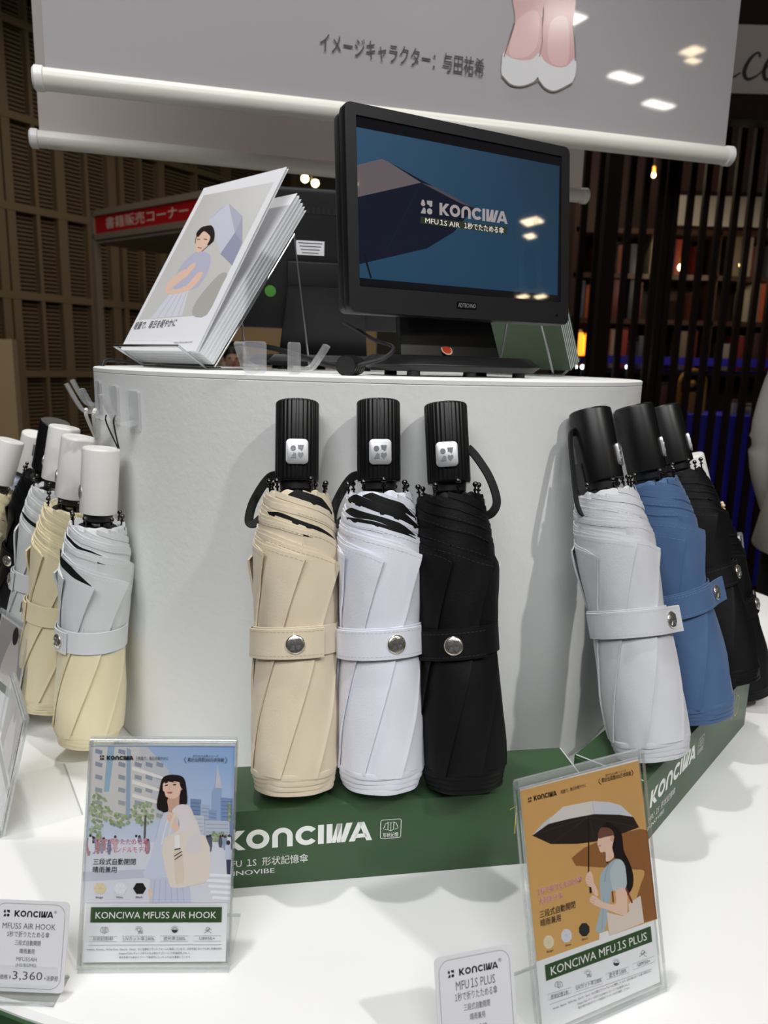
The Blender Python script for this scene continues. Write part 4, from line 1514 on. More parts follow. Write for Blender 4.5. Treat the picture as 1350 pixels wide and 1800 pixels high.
def monitor(label, loc, yaw, tilt, screen=True):
    """frame: bottom centre of the front face; X width, Y up, Z out of the screen"""
    W, Hh, D = .2389, .1660, .026
    m = plane_frame(loc, yaw, tilt)
    t = thing('tabletop_monitor', label, 'monitor', mw=upright_frame((loc[0], loc[1], DRUM_Z), yaw))
    inv = t.matrix_world.inverted()
    lm = inv @ m

    def put(o):
        o.matrix_local = lm
        return o
    sw, sh, sb = .2181, .1351, .0212
    # bezel as a frame of real depth around the recessed glass
    outer = round_rect(W, Hh, .006, 5, 0, Hh / 2)
    inner = [(-sw / 2, sb), (sw / 2, sb), (sw / 2, sb + sh), (-sw / 2, sb + sh)]
    bm = MB()
    bm.prism(round_rect(W, sb, .0001, 1, 0, sb / 2), -.010, 0)
    put(MB().prism(outer, -.0105, -.0016).build('front_housing', 'bezel', t, True, bevel=.0012))
    top = Hh - sb - sh
    fr = MB()
    # rounded frame ring as quads between outline and opening
    n = len(outer)

    def inner_pt(p):
        x = max(-sw / 2, min(sw / 2, p[0] * 3))
        y = max(sb, min(sb + sh, (p[1] - Hh / 2) * 3 + Hh / 2))
        return (x, y)
    vs = [(p[0], p[1], -.0016) for p in outer] + [(p[0] * .9965, Hh / 2 + (p[1] - Hh / 2) * .995, 0) for p in outer] + [(*inner_pt(p), 0) for p in outer] + [(*inner_pt(p), -.0016) for p in outer]
    fs = []
    for a in range(3):
        for i in range(n):
            j = (i + 1) % n
            fs.append((a * n + i, a * n + j, (a + 1) * n + j, (a + 1) * n + i))
    put(MB().add(vs, fs).build('bezel', 'bezel', t, True, angle=30))
    put(MB().prism([(x * .985, Hh / 2 + (y - Hh / 2) * .98) for x, y in outer], -D, -.0105).build('rear_housing', 'black', t, True, bevel=.003))
    g = put(MB().box((0, sb + sh / 2, -.0014), (sw, sh, .0004)).build('screen_glass', 'blackgloss', t))
    put(MB().prism(round_rect(.0215, .0062, .0008, 3, -.0015, .0115), -.001, .0004).build('maker_badge', 'blackgloss', t))
    text('ADTECHNO', t, (-.0015, .0098), .0036, 'silver', 'C', width=.0190, bold=.012, z=.0006, mw=lm)
    put(MB().cyl((W / 2 - .016, .0085, -.0006), (W / 2 - .016, .0085, .0004), .0017, 16).build('infrared_window', 'blackgloss', t))
    # rear: vent slots, mount plate, label, stickers
    for i in range(26):
        put(MB().box((-.078 + i * .0062, Hh - .026, -D - .0002), (.0036, .007, .0008)).build('vent_slot', 'rubber', t))
    put(MB().box((.018, .098, -D - .0002), (.034, .0165, .0003)).build('rating_label', 'paper', t))
    for k in range(4):
        put(MB().box((.018, .1035 - k * .0037, -D - .00045), (.029 - k * .003, .0011, .0002)).build('label_print_line', 'greyink', t))
    for (x, y, mt) in ((-.020, .130, 'red_sticker'), (.066, .046, 'green_sticker')):
        put(MB().cyl((x, y, -D - .0006), (x, y, -D + .0004), .0062 if mt[0] == 'r' else .0068, 24).build('round_sticker', 'beigelabel' if mt[0] == 'r' else mt, t))
        if mt[0] == 'r':
            put(MB().cyl((x, y, -D - .0009), (x, y, -D + .0004), .0038, 20).build('sticker_centre', mt, t))
    put(MB().box((0, .052, -D - .006), (.092, .060, .012)).build('hinge_block', 'black', t, True, bevel=.002))
    for sx in (-1, 1):
        put(MB().cyl((sx * .030 - .012, .034, -D - .012), (sx * .030 + .012, .034, -D - .012), .007, 16).build('hinge_barrel', 'black', t, True))
    # neck plate, from the hinge forward and down to the base
    za = .034 + (loc[2] - DRUM_Z)
    nk = [(-.046, .050, za + .012), (.046, .050, za + .012), (.056, .022, .016), (-.056, .022, .016)]
    nb = [(x, y + .009, z) for x, y, z in nk]
    MB().add(nk + nb, [(0, 1, 2, 3), (7, 6, 5, 4), (0, 4, 5, 1), (1, 5, 6, 2), (2, 6, 7, 3), (3, 7, 4, 0)]).build('neck', 'black', t, True, bevel=.002)
    st = MB().cyl((-.012, .0262, .030), (-.012, .0258, .030), .0001, 8)
    fr2 = Matrix.Translation((-.006, .0245, .024)) @ Matrix.Rotation(rad(50), 4, 'X')
    MB().lathe([(.0060, 0), (.0060, .0008)], 24, fr2).build('round_sticker', 'beigelabel', t)
    MB().lathe([(.0047, .0004), (.0047, .0011)], 24, fr2).build('sticker_centre', 'red_sticker', t)
    # base: wedge plate with bevelled nose, on rubber feet
    bp = [(-.085, .000), (-.060, -.014), (.062, -.014), (.088, .000), (.094, .028), (.070, .062), (-.070, .062), (-.094, .028)]
    vs = [(x * .90, y * .9, .0045) for x, y in bp] + [(x, y, .0100) for x, y in bp] + [(x * .88, y * .82 + .006, .0185) for x, y in bp]
    n = len(bp)
    fs = [tuple(range(n - 1, -1, -1)), tuple(range(2 * n, 3 * n))]
    for a in range(2):
        for i in range(n):
            j = (i + 1) % n
            fs.append((a * n + i, a * n + j, (a + 1) * n + j, (a + 1) * n + i))
    MB().add(vs, fs).build('base', 'black', t, True, bevel=.0015)
    for (x, y) in ((-.058, -.004), (.0, -.006), (.058, -.004), (-.052, .048), (.052, .048)):
        MB().lathe([(.0060, .0003), (.0058, .0050)], 16, Matrix.Translation((x, y, 0))).build('rubber_foot', 'rubber', t, True)
    return t, lm, m, (sw, sh, sb)


t, lm, mM, (sw, sh, sb) = monitor('black tabletop monitor showing a blue umbrella advert', (.0715, .69, 1.3048), rad(28.9), rad(5.4))
HS = homog([(148, 122), (1213, 347), (1217, 1114), (163, 1028)], [(-sw / 2, sb + sh), (sw / 2, sb + sh), (sw / 2, sb), (-sw / 2, sb)])
P = Print(HS, z=-.00115)
P.poly([(150, 128), (1212, 350), (1215, 1110), (163, 1024)], (6, 7, 10))
P.grad([(150, 184), (1206, 396), (1204, 1076), (164, 982)], [(66, 106, 138), (40, 68, 92), (38, 76, 104), (44, 88, 120)], 10, 10)
P.poly([(154, 384), (285, 352), (310, 362), (520, 480), (768, 610), (660, 740), (520, 826), (160, 910)], (18, 26, 46))
P.poly([(154, 384), (285, 352), (320, 368), (490, 478), (158, 552)], (128, 116, 120))
P.poly([(490, 478), (560, 500), (768, 612), (700, 590)], (96, 92, 100))
P.line([(490, 480), (300, 850)], 3, (26, 38, 64))
P.line([(188, 850), (226, 984)], 10, (14, 16, 26))
P.poly([(488, 656), (940, 716), (938, 752), (486, 692)], (58, 68, 40))
P.wordmark(lambda p: (586 + p[0] * 54, 648 + p[0] * 7.6 - p[1] * 64), (206, 196, 196))
P.emblem(lambda p: (486 + p[0] * 64, 640 + p[0] * 8 - p[1] * 74), (206, 200, 200))
o = P.build('screen_picture', 'screen', t)
o.matrix_local = lm
mp, _ = sheet_tools(HS)


def stx(body, x0, y0, x1, y1, cap, m):
    a, b = mp(x0, y0), mp(x1, y1)
    h = (mp(x0, y0) - mp(x0, y0 - cap)).length
    text(body, t, (a.x, a.y), h, m, width=(b - a).length, rot=math.atan2(b.y - a.y, b.x - a.x), z=-.00112, mw=lm, bold=.008)


stx('MFU1S AIR', 512, 690, 692, 716, 26, 'screentext')
stx('1秒でたためる傘', 716, 718, 922, 747, 26, 'screentext')

monitor('black tabletop monitor turned away, showing its back with a label', (-.087, .985, 1.3048), rad(190), rad(8))

# power cables
MB().tube(spline([(-.040, .668, 1.2985), (-.026, .664, 1.291), (-.012, .652, 1.283), (.004, .632, 1.277), (-.003, .618, 1.268), (-.022, .612, 1.262), (-.030, .618, 1.2575)], 8), .0017, 8).build('power_cable', 'rubber')
tag(bpy.data.objects['power_cable'], 'thin black cable looping under the advert monitor', 'cable')
pl = thing('cable_coupler', 'black ribbed cable plug lying beside the monitor base', 'plug', (-.030, .622, DRUM_Z))
MB().cyl((-.004, -.012, .0080), (.004, .014, .0080), .0078, 18).build('plug_body', 'rubber', pl, True)
for k in range(4):
    MB().cyl((-.004 + .0015 * k, -.011 + .005 * k, .0080), (-.0036 + .0015 * k, -.0095 + .005 * k, .0080), .0086, 18).build('grip_ring', 'black', pl, True)
cb = MB().tube(spline([(-.026, .640, 1.2595), (-.050, .690, 1.2600), (-.085, .735, 1.2680), (-.120, .780, 1.2760), (-.160, .800, 1.2800), (-.200, .84, 1.2700), (-.215, .88, 1.2565)], 8), .0028, 8).build('power_cable', 'rubber')
tag(cb, 'thick black cable running behind the booklets to the plug', 'cable')
cb = MB().tube(spline([(-.214, .93, 1.2553), (-.245, .88, 1.2553), (-.276, .86, 1.2553), (-.292, .835, 1.2580), (-.299, .80, 1.2590), (-.3005, .79, 1.2500)], 8), .0018, 8).build('power_cable', 'rubber')
tag(cb, 'black cable lying along the left rim of the drum', 'cable')


# ================================================================== booklets in wire stands
def wire_stand(label, loc, yaw, tilt):
    t = thing('wire_stand', label, 'stand', mw=upright_frame(loc, yaw), group='wire booklet stands')
    r = .0013
    # front lip, tray floor rails
    for sx in (-1, 1):
        MB().tube([(sx * .064, -.012, .0215), (sx * .060, .020, .0016), (sx * .060, .036, .0016)], r, 8).build('side_arm', 'wire', t, True)
        MB().tube([(sx * .055, .032, .0020), (sx * .055, .032 + .17 * math.sin(tilt), .0020 + .17 * math.cos(tilt)), (sx * .058, .152, .0016)], r, 8).build('rear_leg', 'wire', t, True)
    MB().tube([(-.064, -.012, .0215), (.064, -.012, .0215)], r, 8).build('front_lip', 'wire', t, True)
    MB().tube([(-.060, .036, .0016), (.060, .036, .0016)], r, 8).build('floor_rail', 'wire', t, True)
    MB().tube([(-.055, .032 + .17 * math.sin(tilt), .0020 + .17 * math.cos(tilt)), (.055, .032 + .17 * math.sin(tilt), .0020 + .17 * math.cos(tilt))], r, 8).build('top_rail', 'wire', t, True)
    return t


BW, BH = .148, .210
BY = rad(-43.9)
bloc = Vector((-.2322, .753, DRUM_Z))
wire_stand('steel wire stand holding white fashion booklets', bloc, BY, rad(36))
bd = Vector((-math.sin(BY), math.cos(BY), 0))
wd = Vector((math.cos(BY), math.sin(BY), 0))


def booklet(name, label, m, w, h, th, group, cover='paper', curl=0.0):
    """sheet frame: bottom centre; X width, Y up; the pages lie behind (-Z)"""
    t = thing(name, label, 'booklet', mw=m, group=group)
    nx, ny = 10, 12

    def slab(z0, z1, w, h):
        vs, fs = [], []
        for z in (z0, z1):
            for j in range(ny + 1):
                for i in range(nx + 1):
                    x, y = w * (i / nx - .5), h * j / ny
                    vs.append((x, y, z + curl * (max(0, i / nx - .2) ** 2) * (j / ny) ** 1.5))
        N = (nx + 1) * (ny + 1)
        for j in range(ny):
            for i in range(nx):
                a = j * (nx + 1) + i
                fs += [(a, a + 1, a + nx + 2, a + nx + 1), (N + a + nx + 1, N + a + nx + 2, N + a + 1, N + a)]
        ring = [i for i in range(nx + 1)] + [(j + 1) * (nx + 1) - 1 for j in range(1, ny + 1)] + [ny * (nx + 1) + i for i in range(nx - 1, -1, -1)] + [j * (nx + 1) for j in range(ny - 1, 0, -1)]
        for a, b in zip(ring, ring[1:] + ring[:1]):
            fs.append((a, N + a, N + b, b))
        return MB().add(vs, fs)
    slab(-.0004, 0, w, h).build('front_cover', cover, t, True)
    slab(-th + .0004, -.0006, w - .0015, h - .002).build('pages', 'paperedge', t, True)
    slab(-th, -th + .0003, w, h).build('back_cover', cover, t, True)
    return t


# front booklet with its cover photograph; five more stacked behind it
mB = plane_frame((-.2322, .753, 1.2700), BY, rad(30.8))
bk = booklet('booklet', 'front booklet with a woman under a pale parasol on its cover', mB, BW, BH, .0028, 'white booklets in the wire stand')
HB = homog([(640, 160), (1052, 46), (592, 1046), (183, 972)], [(-BW / 2, BH), (BW / 2, BH), (BW / 2, 0), (-BW / 2, 0)])
P = Print(HB, z=.00004)
P.grad([(640, 190), (992, 116), (660, 810), (292, 802)], [(196, 194, 190), (214, 214, 210), (196, 194, 190), (206, 206, 204)], 6, 8)
P.poly([(720, 580), (770, 575), (742, 640), (660, 810), (580, 806), (600, 720)], (176, 172, 166), 3)
# parasol
P.poly([(664, 300), (720, 245), (762, 220), (838, 278), (846, 410), (796, 530), (728, 465), (690, 350)], (188, 190, 204))
P.poly([(664, 300), (762, 220), (802, 358), (728, 465), (690, 350)], (204, 206, 218))
P.poly([(762, 220), (838, 278), (802, 358)], (178, 180, 198))
P.poly([(838, 278), (846, 410), (802, 358)], (166, 168, 188))
P.poly([(802, 358), (846, 410), (796, 530), (728, 465)], (152, 156, 178))
P.line([(690, 400), (596, 480)], 4, (90, 80, 78))
# woman
P.poly([(476, 650), (560, 655), (520, 800), (355, 800)], (216, 216, 226))
for i in range(4):
    P.line([(490 + i * 20, 660), (390 + i * 36, 800)], 4, (196, 196, 212))
P.poly([(600, 452), (650, 455), (678, 480), (668, 540), (640, 600), (590, 650), (480, 640), (478, 600), (500, 560), (540, 500)], (186, 186, 206), 3)
P.poly([(540, 540), (570, 560), (480, 630), (445, 660), (438, 640), (470, 590)], SKIN, 3)
P.poly([(570, 520), (600, 505), (590, 535), (560, 560), (548, 545)], SKIN, 3)
P.poly([(610, 560), (636, 570), (570, 650), (470, 672), (448, 655), (545, 630)], SKIN, 3)
P.poly([(640, 330), (680, 325), (696, 360), (690, 400), (660, 420), (630, 400), (605, 420), (596, 400), (615, 350)], HAIR, 3)
P.poly([(612, 370), (645, 350), (672, 370), (668, 400), (640, 440), (612, 455), (598, 440), (600, 400)], SKIN, 3)
P.line([(608, 392), (622, 390)], 4, (60, 44, 42))
P.line([(640, 388), (658, 392)], 4, (60, 44, 42))
P.line([(610, 430), (630, 434)], 5, (186, 90, 90))
P.poly([(604, 360), (640, 328), (690, 345), (692, 400), (668, 370), (640, 352), (612, 380)], HAIR, 3)
P.wordmark(lambda p: (226 + p[0] * 11.6 + p[1] * 4, 958 - p[0] * -1.2 - p[1] * 12), (34, 34, 38))
P.emblem(lambda p: (206 + p[0] * 13 + p[1] * 4, 956 - p[1] * 15), (34, 34, 38))
P.build('printed_picture', 'print', bk)
mp, tx = sheet_tools(HB)
tx(bk, '軽量で、毎日を軽やかに', 264, 480, 852, 22, 'ink', .0005, y1=860)
tx(bk, 'https://konciwa.com/', 470, 576, 974, 9, 'greyink', .0005, y1=984)
for k in range(5):
    off = bd * (.0052 + k * .0037 * math.cos(rad(36)) / 1.0) + Vector((0, 0, -.0037 * k * math.sin(rad(36)) - .001))
    m = plane_frame(Vector((-.2322, .753, 1.2700)) + off + wd * (.0005 * (k % 2)), BY, rad(36))
    booklet('booklet', 'white booklet stacked behind the front one in the wire stand', m, BW - .001, BH - .013 - .0012 * k, .0034, 'white booklets in the wire stand')

# green booklets facing the far side, behind the monitor
MAT['coverGreen'] = mat('green_booklet_cover', (78, 98, 74), 0.45)
GY = rad(136)
gl = Vector((.186, .985, DRUM_Z))
wire_stand('steel wire stand holding green booklets behind the monitor', gl, GY, rad(30))
gb = Vector((-math.sin(GY), math.cos(GY), 0))
for k in range(6):
    off = gb * (.004 + k * .0037 * math.cos(rad(30))) + Vector((0, 0, .0185 - .0037 * k * math.sin(rad(30))))
    m = plane_frame(gl + off, GY, rad(30))
    booklet('booklet', 'dark green booklet in the wire stand behind the monitor', m, BW - .001, BH - .02, .0034, 'green booklets in the wire stand', 'coverGreen')


# ================================================================== clear adhesive hooks
def hook(label, p, nrm, arm=.030, h=.034, group='clear adhesive hooks', rot=0.0):
    """plate on the wall at p with outward normal nrm, arm curling up"""
    n = Vector(nrm).normalized()
    up = Vector((0, 0, 1)) if abs(n.z) < .5 else Vector((.3, -1, 0)).normalized()
    x = up.cross(n).normalized()
    up = n.cross(x)
    m = Matrix((x, n, up)).transposed().to_4x4()
    m.translation = Vector(p)
    if abs(n.z) < .5:
        m = m @ Matrix.Rotation(rot, 4, 'Y')
    t = thing('adhesive_hook', label, 'hook', mw=m, group=group)
    MB().prism(round_rect(.019, h, .003), 0, .0022, Matrix.Rotation(-math.pi / 2, 4, 'X') @ Matrix.Scale(-1, 4, (0, 1, 0))).build('back_plate', 'hookacrylic', t, True)
    pts = spline([(0, .002, -h * .30), (0, .009, -h * .34), (0, .016, -h * .28), (0, .022, 0), (0, .029, h * .42)], 6)
    MB().tube(pts, .001, flat=(.0040, .0017, (1, 0, 0))).build('hook_arm', 'hookacrylic', t, True)
    return t


LAB = ['clear hook on the drum above the silver-white umbrella', 'clear hook on the drum above the pale yellow umbrella', 'clear hook on the drum above the silver-grey umbrella', 'clear hook on the drum above the black hung umbrella']
HK = [((237, 722), 0), ((203, 712), 1), ((176, 702), 2), ((166, 698), 3)]
hook_pts = []
for (px, k) in HK:
    p = oncyl(px[0], px[1], DRUM_R + .0004)
    if k == 3:
        p = DRUM_C + Vector((-math.cos(rad(9)), -math.sin(rad(9)), 0)) * (DRUM_R + .0004) + Vector((0, 0, p.z))
    n = Vector((p.x - DRUM_C.x, p.y - DRUM_C.y, 0))
    hook(LAB[k], p, n)
    hook_pts.append(p + n.normalized() * .022 + Vector((0, 0, -.004)))
p = onz(486, 654, DRUM_Z)
for (lab, x, y, f) in (('upright clear hook standing on the drum rim beside the booklet stand', -.104, .592, (-.25, -1, 0)), ('clear hook with curled arm on the drum rim behind the cream umbrella', -.075, .596, (1, -.35, 0))):
    n = Vector(f).normalized()
    t = hook(lab, (x, y, DRUM_Z + .0128), n, h=.0245, group='clear hooks on the drum rim')
# cords from the hooks to the hung umbrellas
for i, (tp, hp, cm, nm) in enumerate(((WH1_TOP, hook_pts[0], 'rubber', WH1), (WH2_TOP, hook_pts[1], 'whitetape', WH2))):
    q = tp + Vector((.012, .010, -.004))
    c = MB().tube(spline([hp + Vector((.004, 0, .001)), hp + Vector((.002, 0, -.006)), q], 6) + spline([q, hp + Vector((-.004, 0, -.006)), hp + Vector((-.004, 0, .001))], 6)[1:], .0007 if i == 0 else .0016, 6).build('hanging_cord', cm)
    c.parent = nm
    c.matrix_parent_inverse = nm.matrix_world.inverted()

# ================================================================== hanging banners
BAN_Z = 1.581


def banner(label, a, b, front):
    a, b = Vector(a), Vector(b)
    d = b - a
    yaw = math.atan2(d.y, d.x)
    W = d.length
    t = thing('hanging_banner', label, 'banner', mw=plane_frame((a + b) / 2, yaw, 0), group='hanging banners')
    r = .0125
    MB().cyl((-W / 2 + .004, 0, 0), (W / 2 - .004, 0, 0), r, 24).build('bottom_tube', 'tube', t, True)
    MB().cyl((-W / 2 + .004, 1.60, 0), (W / 2 - .004, 1.60, 0), r, 24).build('top_tube', 'tube', t, True)
    for sx in (-1, 1):
        MB().lathe([(r * 1.02, -.006), (r * 1.12, -.005), (r * 1.12, .004), (r * .9, .0065)], 24, Matrix.Translation((sx * (W / 2 - .004), 0, 0)) @ Matrix.Rotation(sx * math.pi / 2, 4, 'Y')).build('end_cap', 'white', t, True)
        MB().cyl((sx * W * .42, 1.61, 0), (sx * W * .42, HC - BAN_Z, 0), .0012, 6).build('suspension_cable', 'wire', t)
    sw2 = W / 2 - .012
    vs, fs = [], []
    nx, ny = 24, 12
    for j in range(ny + 1):
        for i in range(nx + 1):
            x, y = sw2 * (2 * i / nx - 1), r * .6 + (1.60 - r * .6) * j / ny
            vs.append((x, y, .0025 + .0012 * noise.noise(Vector((x * 2.2, y * 1.3, 7.0 + a.y))) * math.sin(math.pi * j / ny) ** .5))
    for j in range(ny):
        for i in range(nx):
            q = j * (nx + 1) + i
            fs.append((q, q + 1, q + nx + 2, q + nx + 1))
    sh = MB().add(vs, fs).build('banner_sheet', 'bannersheet', t, True)
    return t


MAT['bannersheet'] = mat('banner_film', (180, 177, 181), 0.4, spec=0.4)
_b = MAT['bannersheet'].node_tree.nodes['Principled BSDF']
_b.inputs['Coat Weight'].default_value = 1.0
_b.inputs['Coat Roughness'].default_value = 0.03
MAT['bannerback'] = mat('banner_back', (214, 206, 202), 0.5)
for _k, _w in (('bannersheet', .25), ('bannerback', .5)):   # thin film lets light through from the far side
    _n = MAT[_k].node_tree
    _t = _n.nodes.new('ShaderNodeBsdfTranslucent')
    _t.inputs[0].default_value = lin((225, 215, 210))
    _m = _n.nodes.new('ShaderNodeMixShader')
    _m.inputs[0].default_value = _w
    _n.links.new(_n.nodes['Principled BSDF'].outputs[0], _m.inputs[1])
    _n.links.new(_t.outputs[0], _m.inputs[2])
    _n.links.new(_m.outputs[0], _n.nodes['Material Output'].inputs[0])
fa, fb = ony(62, 137, .95), None
fb = onz(1283, 275, fa.z)
t = banner('large pale grey glossy banner printed with feet in white shoes', (fa.x, fa.y, fa.z), (fb.x, fb.y, fb.z), True)
ba, bb = onz(55, 243, fa.z), onz(1030, 345, fa.z)
t2 = banner('plain pale banner hanging behind the one with the printed feet', (ba.x, ba.y, ba.z), (bb.x, bb.y, bb.z), False)
for c in t2.children:
    if c.name.startswith('banner_sheet'):
        c.data.materials[0] = MAT['bannerback']
inv = t.matrix_world.inverted()


def ban(x, y):
    """photo pixel -> point on the banner plane"""
    o, d = inv @ CAM, inv.to_3x3() @ ray(x, y)
    k = (.0042 - o.z) / d.z
    return o + d * k


class BP(Print):
    def mp(s, p):
        q = ban(675 + p[0] / 2, p[1] / 2)
        return (q.x, q.y)


P = BP(None, z=.0042)
P.step = .00002
P.poly([(455, -40), (560, -40), (556, 60), (558, 150), (545, 235), (420, 205), (440, 150), (462, 70)], (212, 174, 172), 4)
P.poly([(572, -40), (672, -40), (664, 90), (672, 215), (668, 245), (548, 240), (552, 160), (562, 60)], (208, 168, 168), 4)
P.poly([(420, 186), (440, 200), (480, 212), (520, 208), (546, 186), (550, 220), (545, 262), (522, 290), (488, 302), (450, 298), (424, 278), (413, 256), (414, 222)], (216, 215, 216), 4)
P.poly([(548, 190), (565, 215), (600, 234), (640, 234), (670, 206), (676, 236), (670, 272), (648, 302), (608, 320), (574, 312), (550, 290), (540, 262), (542, 222)], (218, 217, 218), 4)
SP = lambda pts: [(p.x, p.y) for p in spline([(a, b, 0) for a, b in pts], 6)]
P.line(SP([(414, 266), (446, 298), (490, 303), (540, 284)]), 5, (128, 118, 112))
P.line(SP([(542, 280), (566, 310), (602, 321), (662, 292)]), 5, (128, 118, 112))
P.poly([(470, 70), (540, 40), (540, 150), (500, 200), (440, 190)], (224, 190, 188), 4)
P.poly([(585, 80), (640, 60), (652, 150), (640, 228), (580, 210)], (220, 184, 184), 4)
P.line([(458, 80), (438, 150), (422, 200)], 3, (120, 96, 92))
P.line([(664, 90), (672, 160), (672, 214)], 3, (120, 96, 92))
P.line([(556, 60), (556, 150), (546, 200)], 3, (150, 112, 108))
P.build('printed_feet', 'bannerprint', t)
a, b2 = ban(562, 82), ban(850, 129)
text('イメージキャラクター：与田祐希', t, (a.x, a.y - .004), .0175, 'ink', width=(b2 - a).length, rot=math.atan2(b2.y - a.y, b2.x - a.x), z=.0046, bold=.014)

# ================================================================== background: left side of the hall
MAT['louver'] = mat('dusty_louver', (120, 100, 72), 0.6)
MAT['louverframe'] = mat('louver_frame', (122, 102, 74), 0.6)
MAT['tan'] = mat('tan_panel', (168, 140, 98), 0.6, var=0.05, scale=30)
MAT['boothwhite'] = mat('booth_white', (176, 160, 146), 0.5)
MAT['boothpost'] = mat('booth_aluminium', (140, 126, 108), 0.4)
MAT['red'] = mat('red_fascia', (190, 20, 28), 0.5)
MAT['cream'] = mat('cream_lettering', (232, 214, 196), 0.5)
MAT['warmlamp'] = mat('warm_lamp_glass', (255, 222, 150), 0.3, emit=14.0)
MAT['coldlamp'] = mat('white_lamp_glass', (240, 246, 255), 0.3, emit=9.0)
MAT['amber'] = mat('amber_lantern', (255, 150, 40), 0.3, emit=2.2)
MAT['luminaire'] = mat('luminaire_diffuser', (255, 250, 240), 0.3, emit=45.0)
MAT['warmluminaire'] = mat('warm_luminaire', (255, 232, 190), 0.3, emit=30.0)

LA = Vector((-4.16, 7.7, 0))
LD = Vector((.54, .84, 0)).normalized()
lw = thing('louvered_wall', 'tall dark louvered partition wall with tan frames', 'partition', mw=upright_frame(LA, math.atan2(LD.y, LD.x)))


def on_louver(px):
    """distance along the louvered wall where the photo column px meets it"""
    d = ray(px, 500)
    # LA + LD t = s d  (horizontal)
    det = LD.x * -d.y + LD.y * d.x
    return (-LA.x * -d.y + -LA.y * d.x) / det


LH = HC - .05
cols = [(-40, .10), (6, .09), (24, .09), (70, .04), (112, .11), (157, .04), (200, .11), (217, .06), (250, .04), (285, .10), (345, .04), (400, .10), (470, .04), (520, .10), (600, .10)]
ts = []
for px, w in cols:
    q = on_louver(px)
    ts.append(q)
    MB().box((q, 0, LH / 2), (w, .10, LH)).build('frame_post', 'louverframe', lw)
x0, x1 = ts[0], ts[-1]
for z in (.30, 1.05, 1.86, 2.74, 3.62, 4.5):
    MB().box(((x0 + x1) / 2, -.01, z), (x1 - x0, .09, .075)).build('frame_rail', 'louverframe', lw)
sl = MB()
z = .1
while z < LH:
    sl.box(((x0 + x1) / 2, .035, z), (x1 - x0, .012, .022))
    z += .042
o = sl.build('louver_slats', 'louver', lw)
o['kind'] = 'stuff'
MB().box(((x0 + x1) / 2, .10, LH / 2), (x1 - x0, .02, LH)).build('dark_backing', 'rubber', lw)

# red-signed sales booth
A = ony(166, 383, 7.0)
Bq = ony(352, 360, 6.1)
zt, zb = A.z, ony(168, 412, 7.0).z
Bq.z = A.z
bt = thing('sales_booth', 'white booth frame with a red sign across its front', 'booth', (A.x, A.y, 0))
dd = Vector((Bq.x - A.x, Bq.y - A.y, 0))
Lb = dd.length
yb = math.atan2(dd.y, dd.x)
rm = Matrix.Rotation(yb, 4, 'Z')


def bput(mb, name, m):
    o = mb.build(name, m, bt)
    o.matrix_local = rm
    return o


LX = Lb * 1.12
bput(MB().box((LX / 2, .0, (zt + zb) / 2), (LX, .03, zt - zb)), 'sign_fascia', 'red')
bput(MB().box((LX / 2, .0, zt + .03), (LX, .06, .05)), 'top_rail', 'boothpost')
bput(MB().box((LX / 2, .0, zb - .03), (LX, .06, .05)), 'bottom_rail', 'boothpost')
bput(MB().box((LX / 2, .35, zb - .07), (LX, .7, .02)), 'soffit', 'boothwhite')
for q in (0, LX):
    bput(MB().box((q, 0, (zt + .05) / 2), (.06, .06, zt + .05)), 'booth_post', 'boothpost')
fm = rm @ Matrix.Translation((0, -.017, 0)) @ Matrix.Rotation(math.pi / 2, 4, 'X')
text('書籍販売コーナー', bt, (.20, zb + (zt - zb) * .25), (zt - zb) * .5, 'cream', width=Lb * .78, bold=.01, mw=fm)

# tan partition boards
p = ony(30, 597, 3.2)
pb = thing('tan_partition', 'tan free-standing board at the hall edge by the louvers', 'partition', (p.x - .60, p.y, 0))
MB().box((.30, 0, p.z / 2), (.60, .04, p.z)).build('board', 'tan', pb, True, bevel=.004)
for sx in (.0, .6):
    MB().box((sx, 0, p.z / 2), (.02, .05, p.z)).build('edge_strip', 'louverframe', pb)
MB().box((.30, 0, .01), (.60, .30, .02)).build('foot', 'louverframe', pb)
pb = thing('tan_partition', 'long tan low wall seen beneath the monitors', 'partition', (-1.05, 6.4, 0))
MB().box((0, 0, .78), (1.9, .06, 1.56)).build('board', 'tan', pb)
MB().box((0, 0, 1.58), (1.94, .08, .04)).build('cap_rail', 'louverframe', pb)
pb = thing('white_cabinet', 'pale low cabinet standing against the tan wall', 'cabinet', (-1.12, 6.05, 0))
MB().box((0, 0, .62), (.34, .4, 1.24)).build('carcass', 'boothwhite', pb, True, bevel=.01)
MB().box((-.08, -.21, .62), (.15, .02, 1.1)).build('door', 'boothwhite', pb, True, bevel=.004)
MB().box((.08, -.21, .62), (.15, .02, 1.1)).build('door', 'boothwhite', pb, True, bevel=.004)

# far ceiling lamps seen between the banner and the monitor
for i, px in enumerate(((536, 314), (554, 322))):
    p = ony(px[0], px[1], 9.0)
    lp = thing('ceiling_downlight', 'bright round downlight far off above the booklets', 'lamp', (p.x, p.y, p.z), group='far downlights')
    MB().sphere((0, 0, 0), .042, 14, 8).build('bulb', 'warmlamp', lp, True)
    MB().cyl((0, 0, .03), (0, 0, .10), .05, 14).build('housing', 'rubber', lp, True)
    MB().cyl((0, 0, .10), (0, 0, HC - p.z), .006, 6).build('drop_rod', 'rubber', lp)

